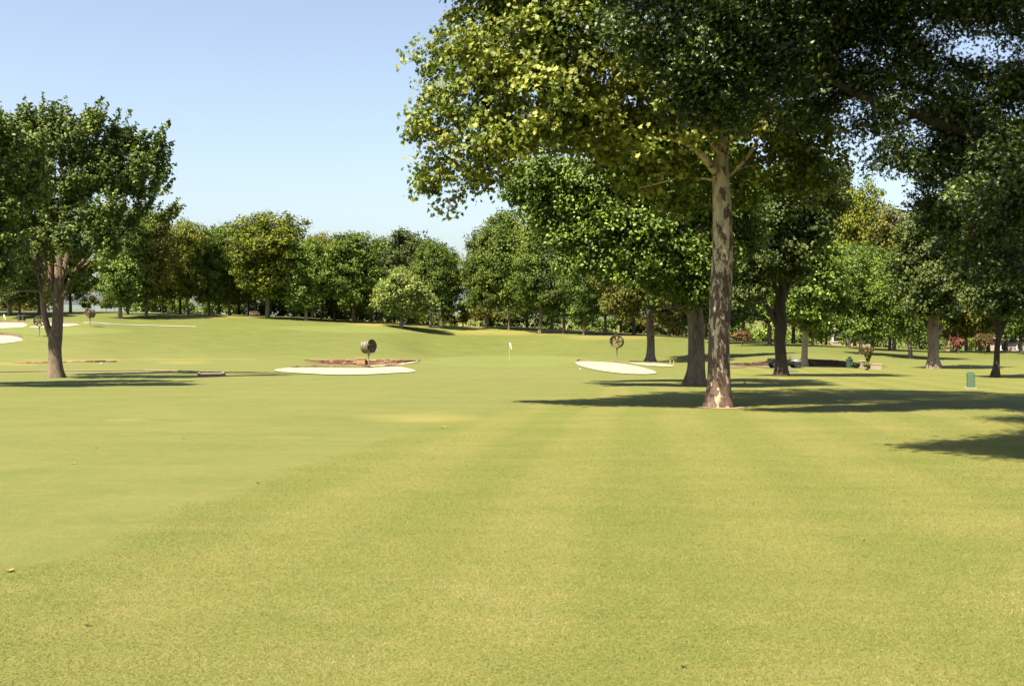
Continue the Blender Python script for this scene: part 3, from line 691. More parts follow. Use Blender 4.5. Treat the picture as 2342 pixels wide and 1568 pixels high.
oak_b = [(1430, 70, 45, -1.5), (1480, 120, 50, -1.5), (1540, 60, 70, -1.8), (1530, 160, 45, -1.4), (1590, 130, 65, -1.8), (1590, 210, 40, -1), (1640, 60, 75, -1), (1660, 170, 50, -1), (1668, 235, 38, -1.4), (1690, 205, 24, -1.4), (1655, 262, 34, -1.2), (1700, 255, 30, -1.2), (1750, 235, 45, -1), (1820, 270, 50, 0), (1620, 250, 40, -1), (1590, 260, 25, -1), (1560, 225, 35, -1),
 (1720, 50, 80, -1), (1740, 140, 60, -1), (1790, 180, 45, -1.2), (1800, 100, 70, -1), (1830, 40, 80, 0), (1860, 160, 60, .4), (1900, 90, 75, .8), (1940, 180, 60, .6), (1880, 240, 50, .6), (1930, 40, 80, 1),
 (2000, 70, 70, .8), (2000, 180, 60, .4), (2060, 100, 60, .2), (2080, 190, 55, 0), (2030, 260, 40, 0), (1960, 290, 42, 1), (2040, 330, 42, -.4), (2010, 370, 26, -.4), (2075, 372, 24, -.4), (2060, 30, 60, 1), (2130, 130, 50, .5),
 (2150, 220, 60, 0), (2170, 40, 50, 1), (2210, 170, 45, .5), (2240, 250, 60, 0), (2150, 350, 60, .6), (2220, 380, 70, 0), (2310, 300, 70, 0), (2130, 440, 40, .5), (2300, 210, 50, 1), (2330, 60, 30, 0), (2200, 480, 60, .4), (2300, 430, 80, 0), (2180, 560, 35, 1), (2280, 540, 70, .5), (2230, 610, 35, 1), (2340, 620, 50, .5), (2380, 200, 80, 0), (2420, 420, 110, 0), (2250, 330, 90, 1.5), (2310, 460, 90, 1.5), (2180, 280, 80, 1.5), (2330, 360, 90, -1), (2230, 450, 60, -1), (2120, 380, 40, 1), (2100, 470, 30, 1), (2240, 20, 50, 0), (2300, 0, 50, 0), (2160, 500, 50, 1), (2330, 180, 40, -.5)]
oak_up = [(PO(x, y, d), r, w_) for x, y, d, r, w_ in ((1500, -40, -2, 1.1, .6), (1620, -60, -2, 1.4, .5), (1760, -80, -1, 1.6, .5), (1900, -90, 0, 1.8, .4), (2050, -90, 0, 1.8, .4), (2200, -90, 0, 1.8, .4), (2350, -80, 1, 2, .3),
   (1900, -260, -1, 2.2, .3), (2100, -300, 1, 2.6, .3), (2350, -300, 1, 2.8, .3), (2500, 50, 3, 2.6, .3), (2650, -100, 0, 3, .2), (2700, 200, 2, 2.6, .2), (2500, -500, 0, 3, .2), (2250, -480, -1, 2.6, .3), (2750, -400, 0, 3, .2))]
for X_, Y_, z_, r_ in ((3, 25, 10.4, 1.5), (4.5, 27, 11, 1.7), (6.5, 24.5, 10.4, 1.7), (7, 27.5, 11.5, 1.9), (9, 25.5, 10.8, 1.9), (10, 28.5, 12, 2.0), (12, 26.5, 11.5, 2), (13.5, 23, 11, 2), (14, 29, 12, 2.2), (11, 22, 10.2, 1.6), (17, 26, 13, 2.4), (8.5, 22.8, 10.2, 1.2), (16, 22, 11, 2), (18, 30, 12, 2.4)):  # crown lobes above the frame, added to fill out the shade on the grass
    oak_up.append((Vector((X_, Y_, z_)), r_, .45))
bl = [(PO(b[0], b[1], b[3]), b[2] * s_, 1.0) for b in oak_b] + oak_up
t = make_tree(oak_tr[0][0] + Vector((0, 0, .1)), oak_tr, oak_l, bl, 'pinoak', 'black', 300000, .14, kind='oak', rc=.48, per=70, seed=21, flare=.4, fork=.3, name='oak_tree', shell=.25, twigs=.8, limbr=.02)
tag(t, 'dark leafed oak whose crown hangs in from the top right over the sycamore', 'tree')
# neighbour of that oak, wholly to the right of the frame but shading it and the grass
def high_tree(X, Y, blobs, n, label, seed, lm='pinoak'):
    b0 = Vector((X, Y, H(X, Y)))
    tr = [(b0 - Vector((0, 0, .1)), .42), (b0 + Vector((0, 0, 2.5)), .36), (b0 + Vector((.1, 0, 5)), .3), (b0 + Vector((0, .2, 8)), .22), (b0 + Vector((-.2, 0, 12)), .1)]
    bl = [(b0 + Vector(c), r, 1.0) for c, r in blobs]
    t = make_tree(b0, tr, [], bl, lm, 'dark', n, .19, kind='oak', rc=.6, per=22, seed=seed, name='oak_tree', twigs=.3)
    tag(t, label, 'tree', 'shade trees just beyond the right edge of the view'); return t
SHB = [(6.3, 16.4, .5, 11), (7.0, 16.9, .6, 12), (7.0, 15.8, .6, 11.5), (7.9, 16.9, .9, 11), (7.8, 15.4, .7, 12), (8.8, 15.6, 1.0, 11.5), (8.9, 17.2, 1.0, 12), (8.5, 14.6, .6, 11), (9.8, 16.3, 1.3, 11), (9.9, 17.9, 1.0, 12), (9.5, 14.4, .8, 11), (11.3, 17.0, 1.6, 11.5), (11.3, 19.2, 1.1, 12), (10.9, 15, 1.2, 11), (12.5, 18.5, 1.8, 11.5), (12.5, 21, 1.5, 12), (10.6, 20.6, .7, 12), (11.2, 22.8, 1, 12), (14.5, 17, 2.2, 10), (14.8, 21, 2.2, 11), (14, 24, 2, 12), (8.6, 18.0, .8, 12), (9.6, 18.9, .8, 11), (7.6, 14.9, .6, 12), (8.7, 16.4, 1.1, 13), (10, 15.2, 1.1, 13), (10.4, 17.2, 1.3, 13), (9.8, 13.8, .7, 12), (11.5, 20.2, 1.1, 13), (12.5, 16.2, 1.6, 13), (10.3, 19.4, .8, 13), (7.3, 16.4, .7, 13)]
gz = H(10.5, 10.8)
high_tree(10.5, 10.8, [((x + .6 - SHX * h - 10.5, y - SHY * h - 10.8, h + H(x, y) - gz), r) for x, y, r, h in SHB], 100000,
          'oak beside the lawn casting the leafy shadow at the right edge', 31)

# big maple on the left
map_tr = [(127, 855, 31), (127, 830, 29), (126, 800, 29), (127, 775, 31), (131, 740, 25), (133, 690, 23), (135, 630, 19), (137, 570, 19), (140, 500, 13), (142, 420, 8), (138, 330, 4)]
map_l = [[(120, 775, 18), (108, 745, 14), (101, 715, 14), (97, 670, 13), (92, 640, 12), (78, 612, 11), (66, 585, 8), (55, 540, 6), (40, 480, 4), (20, 400, 2)],
 [(78, 612, 7), (50, 598, 5), (20, 596, 4), (-15, 583, 3)], [(98, 690, 12), (104, 640, 11), (100, 580, 9), (92, 520, 7), (85, 440, 4)], [(128, 700, 13), (118, 650, 12), (114, 590, 10), (118, 520, 8), (125, 440, 5), (128, 350, 3)], [(138, 640, 11), (152, 590, 10), (158, 530, 8), (150, 460, 5), (160, 380, 3)], [(84, 620, 9), (86, 570, 8), (70, 510, 6), (60, 440, 4)],
 [(133, 700, 14), (150, 665, 11), (168, 625, 9), (195, 590, 8), (215, 555, 7), (240, 500, 5), (270, 430, 3)], [(134, 660, 12), (150, 610, 9), (160, 560, 7), (172, 500, 6), (190, 420, 4), (205, 330, 2)],
 [(168, 625, 6), (205, 600, 5), (232, 588, 4), (252, 578, 2)], [(135, 610, 10), (122, 560, 7), (115, 500, 6), (110, 420, 4), (112, 330, 2)], [(205, 570, 5), (250, 520, 4), (310, 470, 3), (360, 420, 2)]]
map_b = [(20, 325, 36), (70, 300, 30), (125, 292, 28), (175, 310, 26), (212, 300, 22), (258, 322, 22), (240, 360, 34), (295, 350, 24), (335, 352, 16), (358, 332, 9), (350, 375, 20), (380, 372, 10), (360, 410, 16), (310, 398, 26), (345, 438, 15), (378, 444, 8), (290, 440, 28), (322, 482, 15),
 (130, 345, 38), (60, 365, 38), (190, 372, 34), (0, 380, 45), (-60, 350, 50), (-70, 430, 55), (100, 425, 38), (170, 440, 36), (240, 425, 36), (30, 445, 40), (-20, 500, 45), (60, 510, 34), (130, 500, 32), (200, 510, 30), (258, 495, 25), (150, 562, 24), (92, 570, 22), (225, 560, 20), (20, 560, 34), (298, 520, 14), (345, 512, 12, 0), (370, 505, 10, 0), (388, 497, 8, 0), (150, 615, 13, -1), (40, 625, 20), (72, 655, 13, -1), (172, 640, 14, 0), (92, 635, 11, -2), (225, 605, 15), (255, 570, 15), (195, 662, 9, -1), (120, 560, 20, -2), (160, 540, 22, -2), (20, 650, 18, 0), (150, 670, 8, -1), (110, 680, 7, -2), (112, 600, 14, -1), (180, 585, 14, -1), (60, 610, 16, -1), (205, 620, 10, 0)]
t = px_tree(127, 57.0, map_tr, map_b, 'maple', 'brown', 78000, .165, limbs=map_l, seed=41, kind='plain', rc=.42, per=50, spike=1.15, flare=.38, fork=.45, name='maple_tree', segs=18, shell=.45, dscale=1.3, twigs=.7, limbr=.02)
tag(t, 'large spreading tree with forked brown trunk at the left of the fairway', 'tree')

t = px_tree(-130, 43.0, [(-130, 880, 42), (-128, 760, 36), (-125, 660, 30), (-115, 560, 22), (-100, 420, 12)],
  [(-150, 300, 80), (-70, 290, 55), (-25, 310, 45), (5, 340, 35), (15, 420, 30), (50, 345, 40), (75, 400, 36), (60, 450, 34), (-60, 400, 70), (-180, 400, 90), (20, 480, 24), (-20, 500, 45), (-100, 520, 80), (15, 570, 26), (-50, 590, 50), (0, 640, 24), (5, 620, 20), (-60, 660, 26), (-150, 600, 60), (-230, 450, 80)],
  'maple', 'brown', 70000, .155, seed=43, rc=.45, per=45, name='maple_tree', spike=.7, dscale=1.2)
tag(t, 'bright leafed tree partly cut off by the left edge of the photo', 'tree')

# old oak just behind the sycamore
t = px_tree(1590, 44.0, [(1590, 872, 46), (1592, 840, 40), (1592, 780, 38), (1591, 730, 37), (1588, 700, 37), (1590, 670, 34), (1600, 620, 26), (1605, 540, 20), (1600, 440, 14), (1590, 340, 8)],
  [(1190, 405, 35), (1180, 440, 30), (1240, 400, 45), (1300, 400, 45), (1235, 460, 45), (1260, 520, 38), (1310, 470, 50), (1300, 540, 40), (1360, 420, 50), (1370, 510, 50), (1350, 590, 35), (1420, 480, 50), (1430, 560, 45), (1400, 620, 28), (1300, 605, 24), (1470, 420, 60), (1500, 510, 55), (1490, 590, 40), (1460, 640, 22), (1560, 440, 65), (1560, 560, 45), (1530, 620, 30), (1620, 480, 60), (1640, 570, 40), (1600, 625, 24), (1610, 690, 14, -1), (1560, 675, 20, -2), (1590, 650, 34, -3), (1545, 650, 30, -2.6), (1620, 650, 34, -3), (1580, 690, 16, -2), (1600, 600, 44, -3), (1550, 600, 40, -3), (1632, 660, 22, -1), (1505, 650, 24, -1), (1650, 630, 30, 0), (1690, 450, 60), (1700, 540, 45), (1400, 370, 50), (1520, 340, 60), (1640, 360, 60), (1490, 690, 18, 1)],
  'green', 'brown', 120000, .14, limbs=[[(1580, 710, 26), (1556, 672, 20), (1530, 645, 17), (1495, 620, 15), (1450, 590, 12), (1400, 560, 9), (1330, 520, 5)], [(1588, 690, 22), (1570, 640, 17), (1545, 590, 14), (1510, 540, 10), (1460, 470, 6)], [(1600, 680, 18), (1622, 640, 14), (1640, 590, 10), (1670, 520, 6)]],
  seed=51, rc=.45, per=52, flare=.30, fork=.5, name='oak_tree', segs=18, dscale=1.05, twigs=.6, limbr=.025, shell=.35)
tag(t, 'broad oak with thick brown trunk standing just behind the sycamore', 'tree')

t = px_tree(1787, 57.0, [(1787, 855, 30), (1786, 820, 27), (1783, 780, 26), (1786, 740, 29), (1784, 700, 26), (1790, 660, 18), (1788, 600, 14), (1800, 500, 9), (1800, 420, 5)],
  [(1700, 540, 55), (1690, 620, 40), (1740, 600, 45), (1740, 500, 60), (1800, 560, 55), (1800, 460, 60), (1850, 520, 50), (1860, 440, 55), (1900, 400, 40), (1730, 660, 28), (1690, 680, 24), (1830, 380, 50), (1900, 470, 35), (1720, 430, 50), (1820, 620, 28)],
  'dark', 'black', 60000, .175, limbs=[[(1782, 750, 17), (1765, 720, 13), (1748, 690, 12), (1735, 650, 9), (1715, 590, 6)], [(1786, 690, 14), (1768, 640, 10), (1750, 580, 7)], [(1790, 690, 14), (1808, 640, 9), (1830, 570, 6)]],
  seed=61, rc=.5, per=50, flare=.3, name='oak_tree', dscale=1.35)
tag(t, 'dark shaded oak with forked trunk right of the sycamore', 'tree')

t = px_tree(1840, 84.0, [(1840, 838, 20), (1840, 815, 15), (1841, 780, 13), (1842, 740, 12), (1842, 680, 9), (1842, 600, 5)],
  [(1842, 560, 45), (1800, 600, 40), (1880, 590, 45), (1790, 650, 35), (1842, 650, 45), (1895, 650, 40), (1830, 700, 34), (1875, 705, 32), (1915, 690, 26), (1775, 700, 26), (1848, 735, 18, -.5), (1800, 730, 16)],
  'green', 'pale', 36000, .22, seed=71, rc=.65, per=45, flare=.2, dscale=1.4, name='young_tree', limbr=.02)
tag(t, 'tree with straight pale trunk in front of the curved stone wall', 'tree')

t = px_tree(2135, 82.0, [(2135, 836, 34), (2134, 815, 25), (2134, 780, 24), (2134, 755, 27), (2136, 730, 21), (2138, 690, 15), (2136, 620, 10), (2130, 540, 6)],
  [(2130, 560, 50), (2080, 600, 40), (2180, 600, 40), (2130, 640, 48), (2080, 660, 34), (2185, 660, 36), (2100, 700, 28), (2160, 705, 26), (2140, 500, 40), (2090, 540, 35), (2200, 540, 35)],
  'dark', 'grey', 36000, .22, limbs=[[(2145, 765, 12), (2154, 750, 10), (2157, 742, 8)]], seed=73, rc=.65, per=45, flare=.2, dscale=1.5, name='broad_tree')
tag(t, 'tree with stout smooth grey trunk right of the stone planter', 'tree')

t = px_tree(2277, 57.5, [(2277, 855, 20), (2279, 835, 14), (2281, 790, 12), (2284, 762, 13), (2280, 720, 7), (2276, 680, 5), (2275, 600, 3)],
  [(2240, 560, 50), (2300, 540, 60), (2210, 630, 36), (2270, 630, 48), (2340, 620, 50), (2240, 680, 34), (2300, 690, 38), (2360, 690, 45), (2330, 480, 55), (2200, 580, 30)],
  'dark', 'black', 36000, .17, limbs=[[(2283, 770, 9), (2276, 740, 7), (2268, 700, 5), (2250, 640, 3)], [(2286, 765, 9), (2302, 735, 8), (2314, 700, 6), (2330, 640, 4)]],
  seed=75, rc=.5, per=45, flare=.2, dscale=1.3, name='young_tree')
tag(t, 'slender dark tree with three stems near the right edge', 'tree')

# tree at the far side of the right bunker
t = px_tree(1488, 100.0, [(1488, 826, 26), (1488, 810, 20), (1488, 780, 18), (1487, 750, 19), (1486, 720, 15), (1484, 660, 10), (1480, 590, 6)],
  [(1410, 640, 34), (1450, 610, 38), (1500, 610, 38), (1400, 690, 26), (1450, 670, 34), (1500, 680, 34), (1550, 650, 34), (1540, 700, 26), (1380, 640, 22), (1440, 715, 18), (1520, 725, 16), (1470, 560, 34), (1560, 600, 30)],
  'olive', 'brown', 38000, .22, seed=77, rc=.65, per=45, flare=.35, name='broad_tree', dscale=1.5)
tag(t, 'olive leafed tree with dark trunk behind the small right bunker', 'tree')

# ------------------------------------------------------------------ the wood beyond the fairway: four grown kinds, copied
def proto(seed, Hh, Wd, lm, bm, n_leaf, leaf, low=.22, shape='round', trunk_r=.34, name='tree', rc=1.05):
    rng = np.random.default_rng(seed)
    tr = [(Vector((0, 0, -.3)), trunk_r), (Vector((0, 0, 1)), trunk_r * .92), (Vector((rng.normal() * .1, 0, Hh * .2)), trunk_r * .85), (Vector((rng.normal() * .2, rng.normal() * .2, Hh * .45)), trunk_r * .6),
          (Vector((rng.normal() * .3, 0, Hh * .7)), trunk_r * .34), (Vector((0, 0, Hh * .92)), .05)]
    bl = []; nb = 30
    for i in range(nb):
        t = (i + .5) / nb; z = Hh * (low + (0.95 - low) * t)
        if shape == 'round': prof = math.sin(math.pi * (0.18 + .74 * t)) ** .7
        elif shape == 'cone': prof = 1.0 - t * .8
        else: prof = (0.45 + .75 * t) if t < .7 else (0.975 * (1 - ((t - .7) / .3) ** 2 * .55))
        a = i * 2.399 + rng.normal() * .3; rad = Wd / 2 * prof * (.35 + .4 * rng.random())
        br = Wd * (.15 + .10 * rng.random()) * (.75 + .35 * prof)
        bl.append((Vector((math.cos(a) * rad, math.sin(a) * rad, min(z, Hh - br * .8))), br, 1.0))
    return make_tree((0, 0, 0), tr, [], bl, lm, bm, n_leaf, leaf, seed=seed, rc=rc, per=38, twigs=.25, flare=.3, name=name, segs=9, fork=.5, shell=.45, kind='tri', limbr=.02)
protos = {}
def get_proto(key):
    if key in protos: return protos[key], False
    a = {'A': (201, 18, 12, 'far', 'grey', 27000, .35, .26, 'round', .38), 'B': (202, 18, 13, 'fargold', 'brown', 28000, .35, .28, 'broad', .36),
         'C': (203, 18, 11, 'dark', 'dark', 25000, .35, .27, 'round', .33), 'D': (204, 18, 11, 'far', 'brown', 27000, .33, .23, 'round', .30),
         'E': (205, 18, 13, 'green', 'pale', 28000, .32, .20, 'broad', .36), 'Y': (206, 18, 11, 'yellow', 'grey', 27000, .34, .24, 'round', .3)}[key]
    protos[key] = proto(a[0], a[1], a[2], a[3], a[4], a[5], a[6], a[7], a[8], a[9]); return protos[key], True
def wood_tree(key, x, Y, top, wpx, label, group='trees of the wood beyond the fairway', rot=None, ybase=None, cat='tree'):
    pr, first = get_proto(key)
    o = pr if first else copy_tree(pr)
    o.name = 'woodland_tree'
    b = on(x, Y); hh = (CAMZ + (HY - top) / F * Y) - b.z
    w0 = {'A': 12, 'B': 13, 'C': 11, 'D': 11, 'E': 13, 'Y': 11}[key]
    sz = hh / 18.0; sx = wpx * 1.13 * Y / F / w0
    o.location = b; o.scale = (sx, sx, sz); o.rotation_euler = (0, 0, random.uniform(0, 6.28) if rot is None else rot)
    tag(o, label, cat, group); return o
W = wood_tree
# left group behind the maple
W('A', 22, 172, 500, 150, 'tree with lit pale trunk at the far left under the maple branches')
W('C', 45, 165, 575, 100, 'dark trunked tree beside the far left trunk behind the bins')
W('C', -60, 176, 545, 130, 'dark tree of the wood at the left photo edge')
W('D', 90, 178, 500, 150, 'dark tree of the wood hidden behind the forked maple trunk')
W('A', 161, 184, 560, 100, 'tree with slim lit trunk just right of the forked maple trunk')
W('E', 275, 163, 470, 150, 'tree with thick paired trunk right of the sky gap')
W('C', 292, 176, 530, 90, 'dark trunk right beside the thick one next to the sky gap')
W('Y', 335, 168, 478, 135, 'leafy tree below the right tip of the maple')
W('D', 372, 186, 520, 100, 'tree standing between the maple tip and the first rounded treetop')
# the long row
W('B', 428, 178, 506, 105, 'yellow green rounded tree at the left end of the open tree line')
W('C', 412, 184, 540, 100, 'dark trunk tree below the left end of the open tree line')
W('D', 478, 182, 520, 90, 'slightly lower green tree left of the tallest crown')
W('A', 525, 186, 512, 100, 'green tree tucked against the left side of the tallest crown')
W('B', 612, 176, 488, 178, 'tallest broad yellow green crown above the trunk beside the bench')
W('C', 570, 190, 500, 110, 'dark leafed pointed crown behind the tallest one')
W('E', 700, 176, 545, 130, 'bright yellow green tree right of the tallest crown', rot=1.0)
W('Y', 735, 186, 532, 90, 'golden tinged treetop right of the tallest crown')
W('D', 808, 178, 528, 125, 'rounded green tree in the middle of the tree line')
W('A', 765, 188, 560, 90, 'narrow tree behind the gap left of the middle rounded tree')
W('E', 812, 183, 600, 80, 'low bright branches of the small tree under the middle rounded tree')
W('C', 935, 190, 522, 130, 'broad dark green tree behind the small round tree')
W('A', 985, 182, 550, 90, 'right shoulder tree next to the narrow sky gap')
W('A', 872, 192, 545, 100, 'dark tree between the middle tree and the small round tree')
W('A', 1112, 192, 520, 105, 'left part of the grey green trees beyond the flag')
W('D', 1165, 190, 478, 120, 'tall grey green tree with pale flared trunk above the flag')
W('A', 1235, 182, 500, 120, 'tree right of the tall one above the flag')
W('C', 1290, 180, 510, 120, 'shaded tree behind the broad oak crown, above the right end of the green')
W('E', 1335, 176, 560, 110, 'tree with pale leaning trunk left of the right hand fan')
W('C', 1385, 178, 540, 110, 'dark tree directly behind the right hand fan')
W('C', 1450, 182, 520, 130, 'dark tree of the wood left of the olive tree')
W('D', 1530, 180, 540, 130, 'tree of the wood right of the olive tree')
W('A', 1610, 176, 520, 130, 'tree of the wood hidden between the two thick trunks')
W('C', 1700, 172, 520, 130, 'dark tree of the wood right of the sycamore trunk')
W('C', 1592, 112, 450, 240, 'dark crowned tree added for its shade, hidden behind the thick brown oak trunk')  # unseen tree added to cast the shade band beyond the right bunker
# back row closing the view: slim dark trunks
br = [(500, 'slim dark trunk behind the left end of the tree line'), (545, 'dark trunk left of the bench in the back row'), (585, 'dark trunk in the back row just above the bench'), (645, 'dark trunk in the back row right of the lit trunk by the bench'), (672, 'second dark trunk in the back row right of the lit trunk by the bench'),
      (715, 'dark trunk in the back row under the golden treetop'), (780, 'dark trunk in the back row left of the middle rounded tree'), (850, 'dark trunk in the back row left of the small round tree'), (1010, 'dark trunk in the back row left of the narrow sky gap'),
      (1120, 'dark trunk in the back row left of the pale flared trunk'), (1205, 'dark trunk in the back row right of the pale flared trunk'), (1262, 'dark trunk in the back row above the flag, second to the right'), (1420, 'dark trunk in the back row behind the right fan'), (1560, 'dark trunk in the back row behind the olive tree')]
for i, (x, lb) in enumerate(br):
    W('CDA'[i % 3], x, 204 + (i * 7) % 11, 590 - (i * 13) % 40, 110, lb, 'back row of the wood')
# right side
R_ = 'trees standing beyond the right hand wall'
W('B', 1940, 150, 415, 150, 'tall pointed yellow green tree below the sky gap on the right', R_)
W('Y', 2045, 145, 470, 150, 'golden green rounded tree beneath the right sky gap', R_)
W('E', 1968, 118, 560, 150, 'tree with ivy covered textured trunk left of the planter', R_)
W('A', 2082, 112, 560, 150, 'tree with leaning double trunk behind the planter', R_)
W('E', 1858, 150, 600, 110, 'tree with widely flared pale trunk beyond the pale trunked tree', R_)
W('C', 1760, 150, 520, 150, 'dark tree beyond the parked utility cart', R_)
W('C', 1995, 142, 560, 130, 'dark trunk tree right of the ivy covered trunk', R_)
W('D', 2035, 150, 600, 120, 'dark tree left of the leaning double trunk', R_)
W('Y', 2190, 150, 560, 130, 'yellowing tree right of the stout grey trunk', R_)
W('A', 2170, 165, 500, 150, 'pale trunked tree between the grey trunk and the pink shrubs', R_)
W('B', 2260, 158, 540, 150, 'tree behind the two pink flowering shrubs', R_)
W('E', 2335, 150, 560, 140, 'green tree at the right photo edge behind the slender stems', R_)
W('D', 2400, 140, 520, 170, 'tree half outside the right edge', R_)
W('C', 1655, 160, 600, 110, 'dark tree beyond the wall directly behind the sycamore trunk', R_)
W('C', 1815, 176, 560, 130, 'dark tree behind the pale trunked tree', R_)
W('D', 1890, 186, 640, 90, 'low tree left of the pale building', R_)
W('A', 1955, 188, 560, 110, 'tree behind the ivy covered trunk, right of the pale building', R_)
W('C', 2100, 185, 560, 140, 'backmost dark tree behind the stout grey trunk', R_)
W('D', 2210, 190, 600, 140, 'backmost tree above the pink shrubs', R_)
W('C', 2300, 188, 600, 140, 'backmost dark tree near the right edge', R_)

# small round tree on the crest, and bushes
t = px_tree(918, 170.0, [(918, 739, 9), (918, 725, 8), (918, 690, 5), (918, 650, 3)],
  [(918, 640, 26), (888, 662, 28), (948, 662, 28), (918, 665, 32), (880, 685, 22), (962, 685, 26), (905, 690, 26), (935, 692, 26), (895, 704, 14), (970, 697, 18), (868, 694, 14), (985, 692, 12)],
  'pale', 'grey', 24000, .34, seed=79, rc=.9, per=30, flare=.2, name='round_tree', twigs=.3, kind='tri')
tag(t, 'small round pale topped tree alone on the crest with its own shadow', 'tree')

def shrub(x, Y, wpx, hpx, lm, label, group=None, seed=1, n=2500, leaf=.2, name='shrub', stems=True, cat='shrub', ty=None):
    b = on(x, Y); s = Y / F; rng = np.random.default_rng(seed)
    bl = []
    for i in range(9):
        a = i * 2.4; r = .28 * wpx * s * (i > 0) * (.6 + .5 * rng.random())
        bl.append((b + Vector((math.cos(a) * r, math.sin(a) * r, hpx * s * (.45 + .38 * rng.random()))), wpx * s * .2, 1))
    tr = [(b - Vector((0, 0, .1)), .06 * wpx * s * .3 + .02), (b + Vector((0, 0, hpx * s * .25)), .04), (b + Vector((.02, 0, hpx * s * .6)), .02)]
    t = make_tree(b, tr, [], bl, lm, 'brown', n, leaf, seed=seed, rc=max(.25, wpx * s * .1), per=14, twigs=.5, flare=.1, name=name, segs=6, kind='tri', fork=.1)
    tag(t, label, cat, group); return t
shrub(2190, 142, 34, 38, 'red', 'rounded shrub with red pink blossom, left of the two flowering shrubs', 'pink flowering shrubs', 301, 2200, .2)
shrub(2253, 142, 52, 46, 'redgreen', 'wider dusty pink shrub behind the slender dark stems', 'pink flowering shrubs', 302, 2600, .2)
shrub(1698, 150, 50, 40, 'redgreen', 'reddish shrub beyond the wall right of the sycamore trunk', 'reddish shrubs under the trees', 303, 2200, .22)
shrub(1640, 172, 40, 36, 'redgreen', 'dark red shrub just left of the sycamore trunk', 'reddish shrubs under the trees', 304, 1500, .26)
shrub(1540, 180, 50, 34, 'redgreen', 'dull red shrub behind the olive tree', 'reddish shrubs under the trees', 305, 1500, .26)
for i, (x, Y, wd, h, lm, lb) in enumerate([
   (1100, 200, 60, 58, 'bright', 'bright yellow bush in the gap left of the pale flared trunk'), (1060, 202, 46, 34, 'bright', 'low yellow bush left of the bright one below the narrow sky gap'),
   (1035, 204, 40, 26, 'yellow', 'small yellowish bush below the narrow sky gap'), (1140, 203, 40, 36, 'yellow', 'yellowish bush against the pale flared trunk'),
   (1058, 199, 40, 62, 'green', 'small dark green sapling in front of the yellow bushes'), (70, 205, 60, 32, 'yellow', 'yellow green bush behind the left bins'),
   (195, 215, 30, 26, 'green', 'small round bush left in the sky gap'), (215, 210, 22, 42, 'olive', 'thin sapling in the sky gap behind the far fan'), (243, 214, 34, 28, 'yellow', 'pale yellow bush right in the sky gap'),
   (262, 212, 26, 48, 'olive', 'tangled bush left of the thick paired trunk'), (1480, 205, 60, 40, 'yellow', 'yellow green bush seen left of the olive tree trunk'), (1545, 200, 40, 34, 'yellow', 'yellow green bush seen right of the olive tree trunk'),
   (1935, 175, 50, 26, 'green', 'rounded bush in front of the pale building'), (2175, 175, 60, 60, 'bright', 'glowing yellow foliage right of the stout grey trunk'), (1880, 172, 60, 50, 'dark', 'many stemmed dark shrub before the pale building')]):
    shrub(x, Y, wd, h, lm, lb, 'bushes at the edge of the wood', 310 + i, 1500, .32, name='bush', cat='bush')

def undergrowth(x0, x1, Yb, hpx, lm, seed, n, label, cy=0):
    rng = np.random.default_rng(seed); bl = []
    x = x0
    while x < x1:
        b = on(x, Yb + rng.random() * 10); hh = hpx * (.55 + .6 * rng.random()) * Yb / F
        for k in range(3): bl.append((b + Vector((rng.normal() * .8, rng.normal() * .8, hh * (.2 + .3 * k))), hh * .34, 1))
        x += 16
    lp, nr, cc, tcl = crown_points(bl, n, .8, 14, rng)
    tint = np.clip(.5 + tcl + rng.normal(size=len(lp)) * .2, 0, 1)
    o = link('undergrowth', leaf_mesh('undergrowth', lp, nr, .42 * (.6 + .8 * rng.random(len(lp))), 'tri', rng, tint), LM[lm])
    tag(o, label, 'undergrowth', kind='stuff')
undergrowth(290, 1040, 214, 62, 'green', 401, 36000, 'dense green undergrowth seen between the trunks of the long tree line')
undergrowth(-80, 110, 215, 30, 'olive', 402, 4000, 'low olive undergrowth behind the far left trunks')
undergrowth(1090, 1720, 215, 66, 'green', 403, 26000, 'dense undergrowth behind the trees above the green')
undergrowth(1700, 1880, 205, 34, 'green', 404, 5000, 'low undergrowth behind the utility cart')
undergrowth(1970, 2500, 205, 60, 'green', 405, 14000, 'undergrowth behind the pink shrubs on the right')

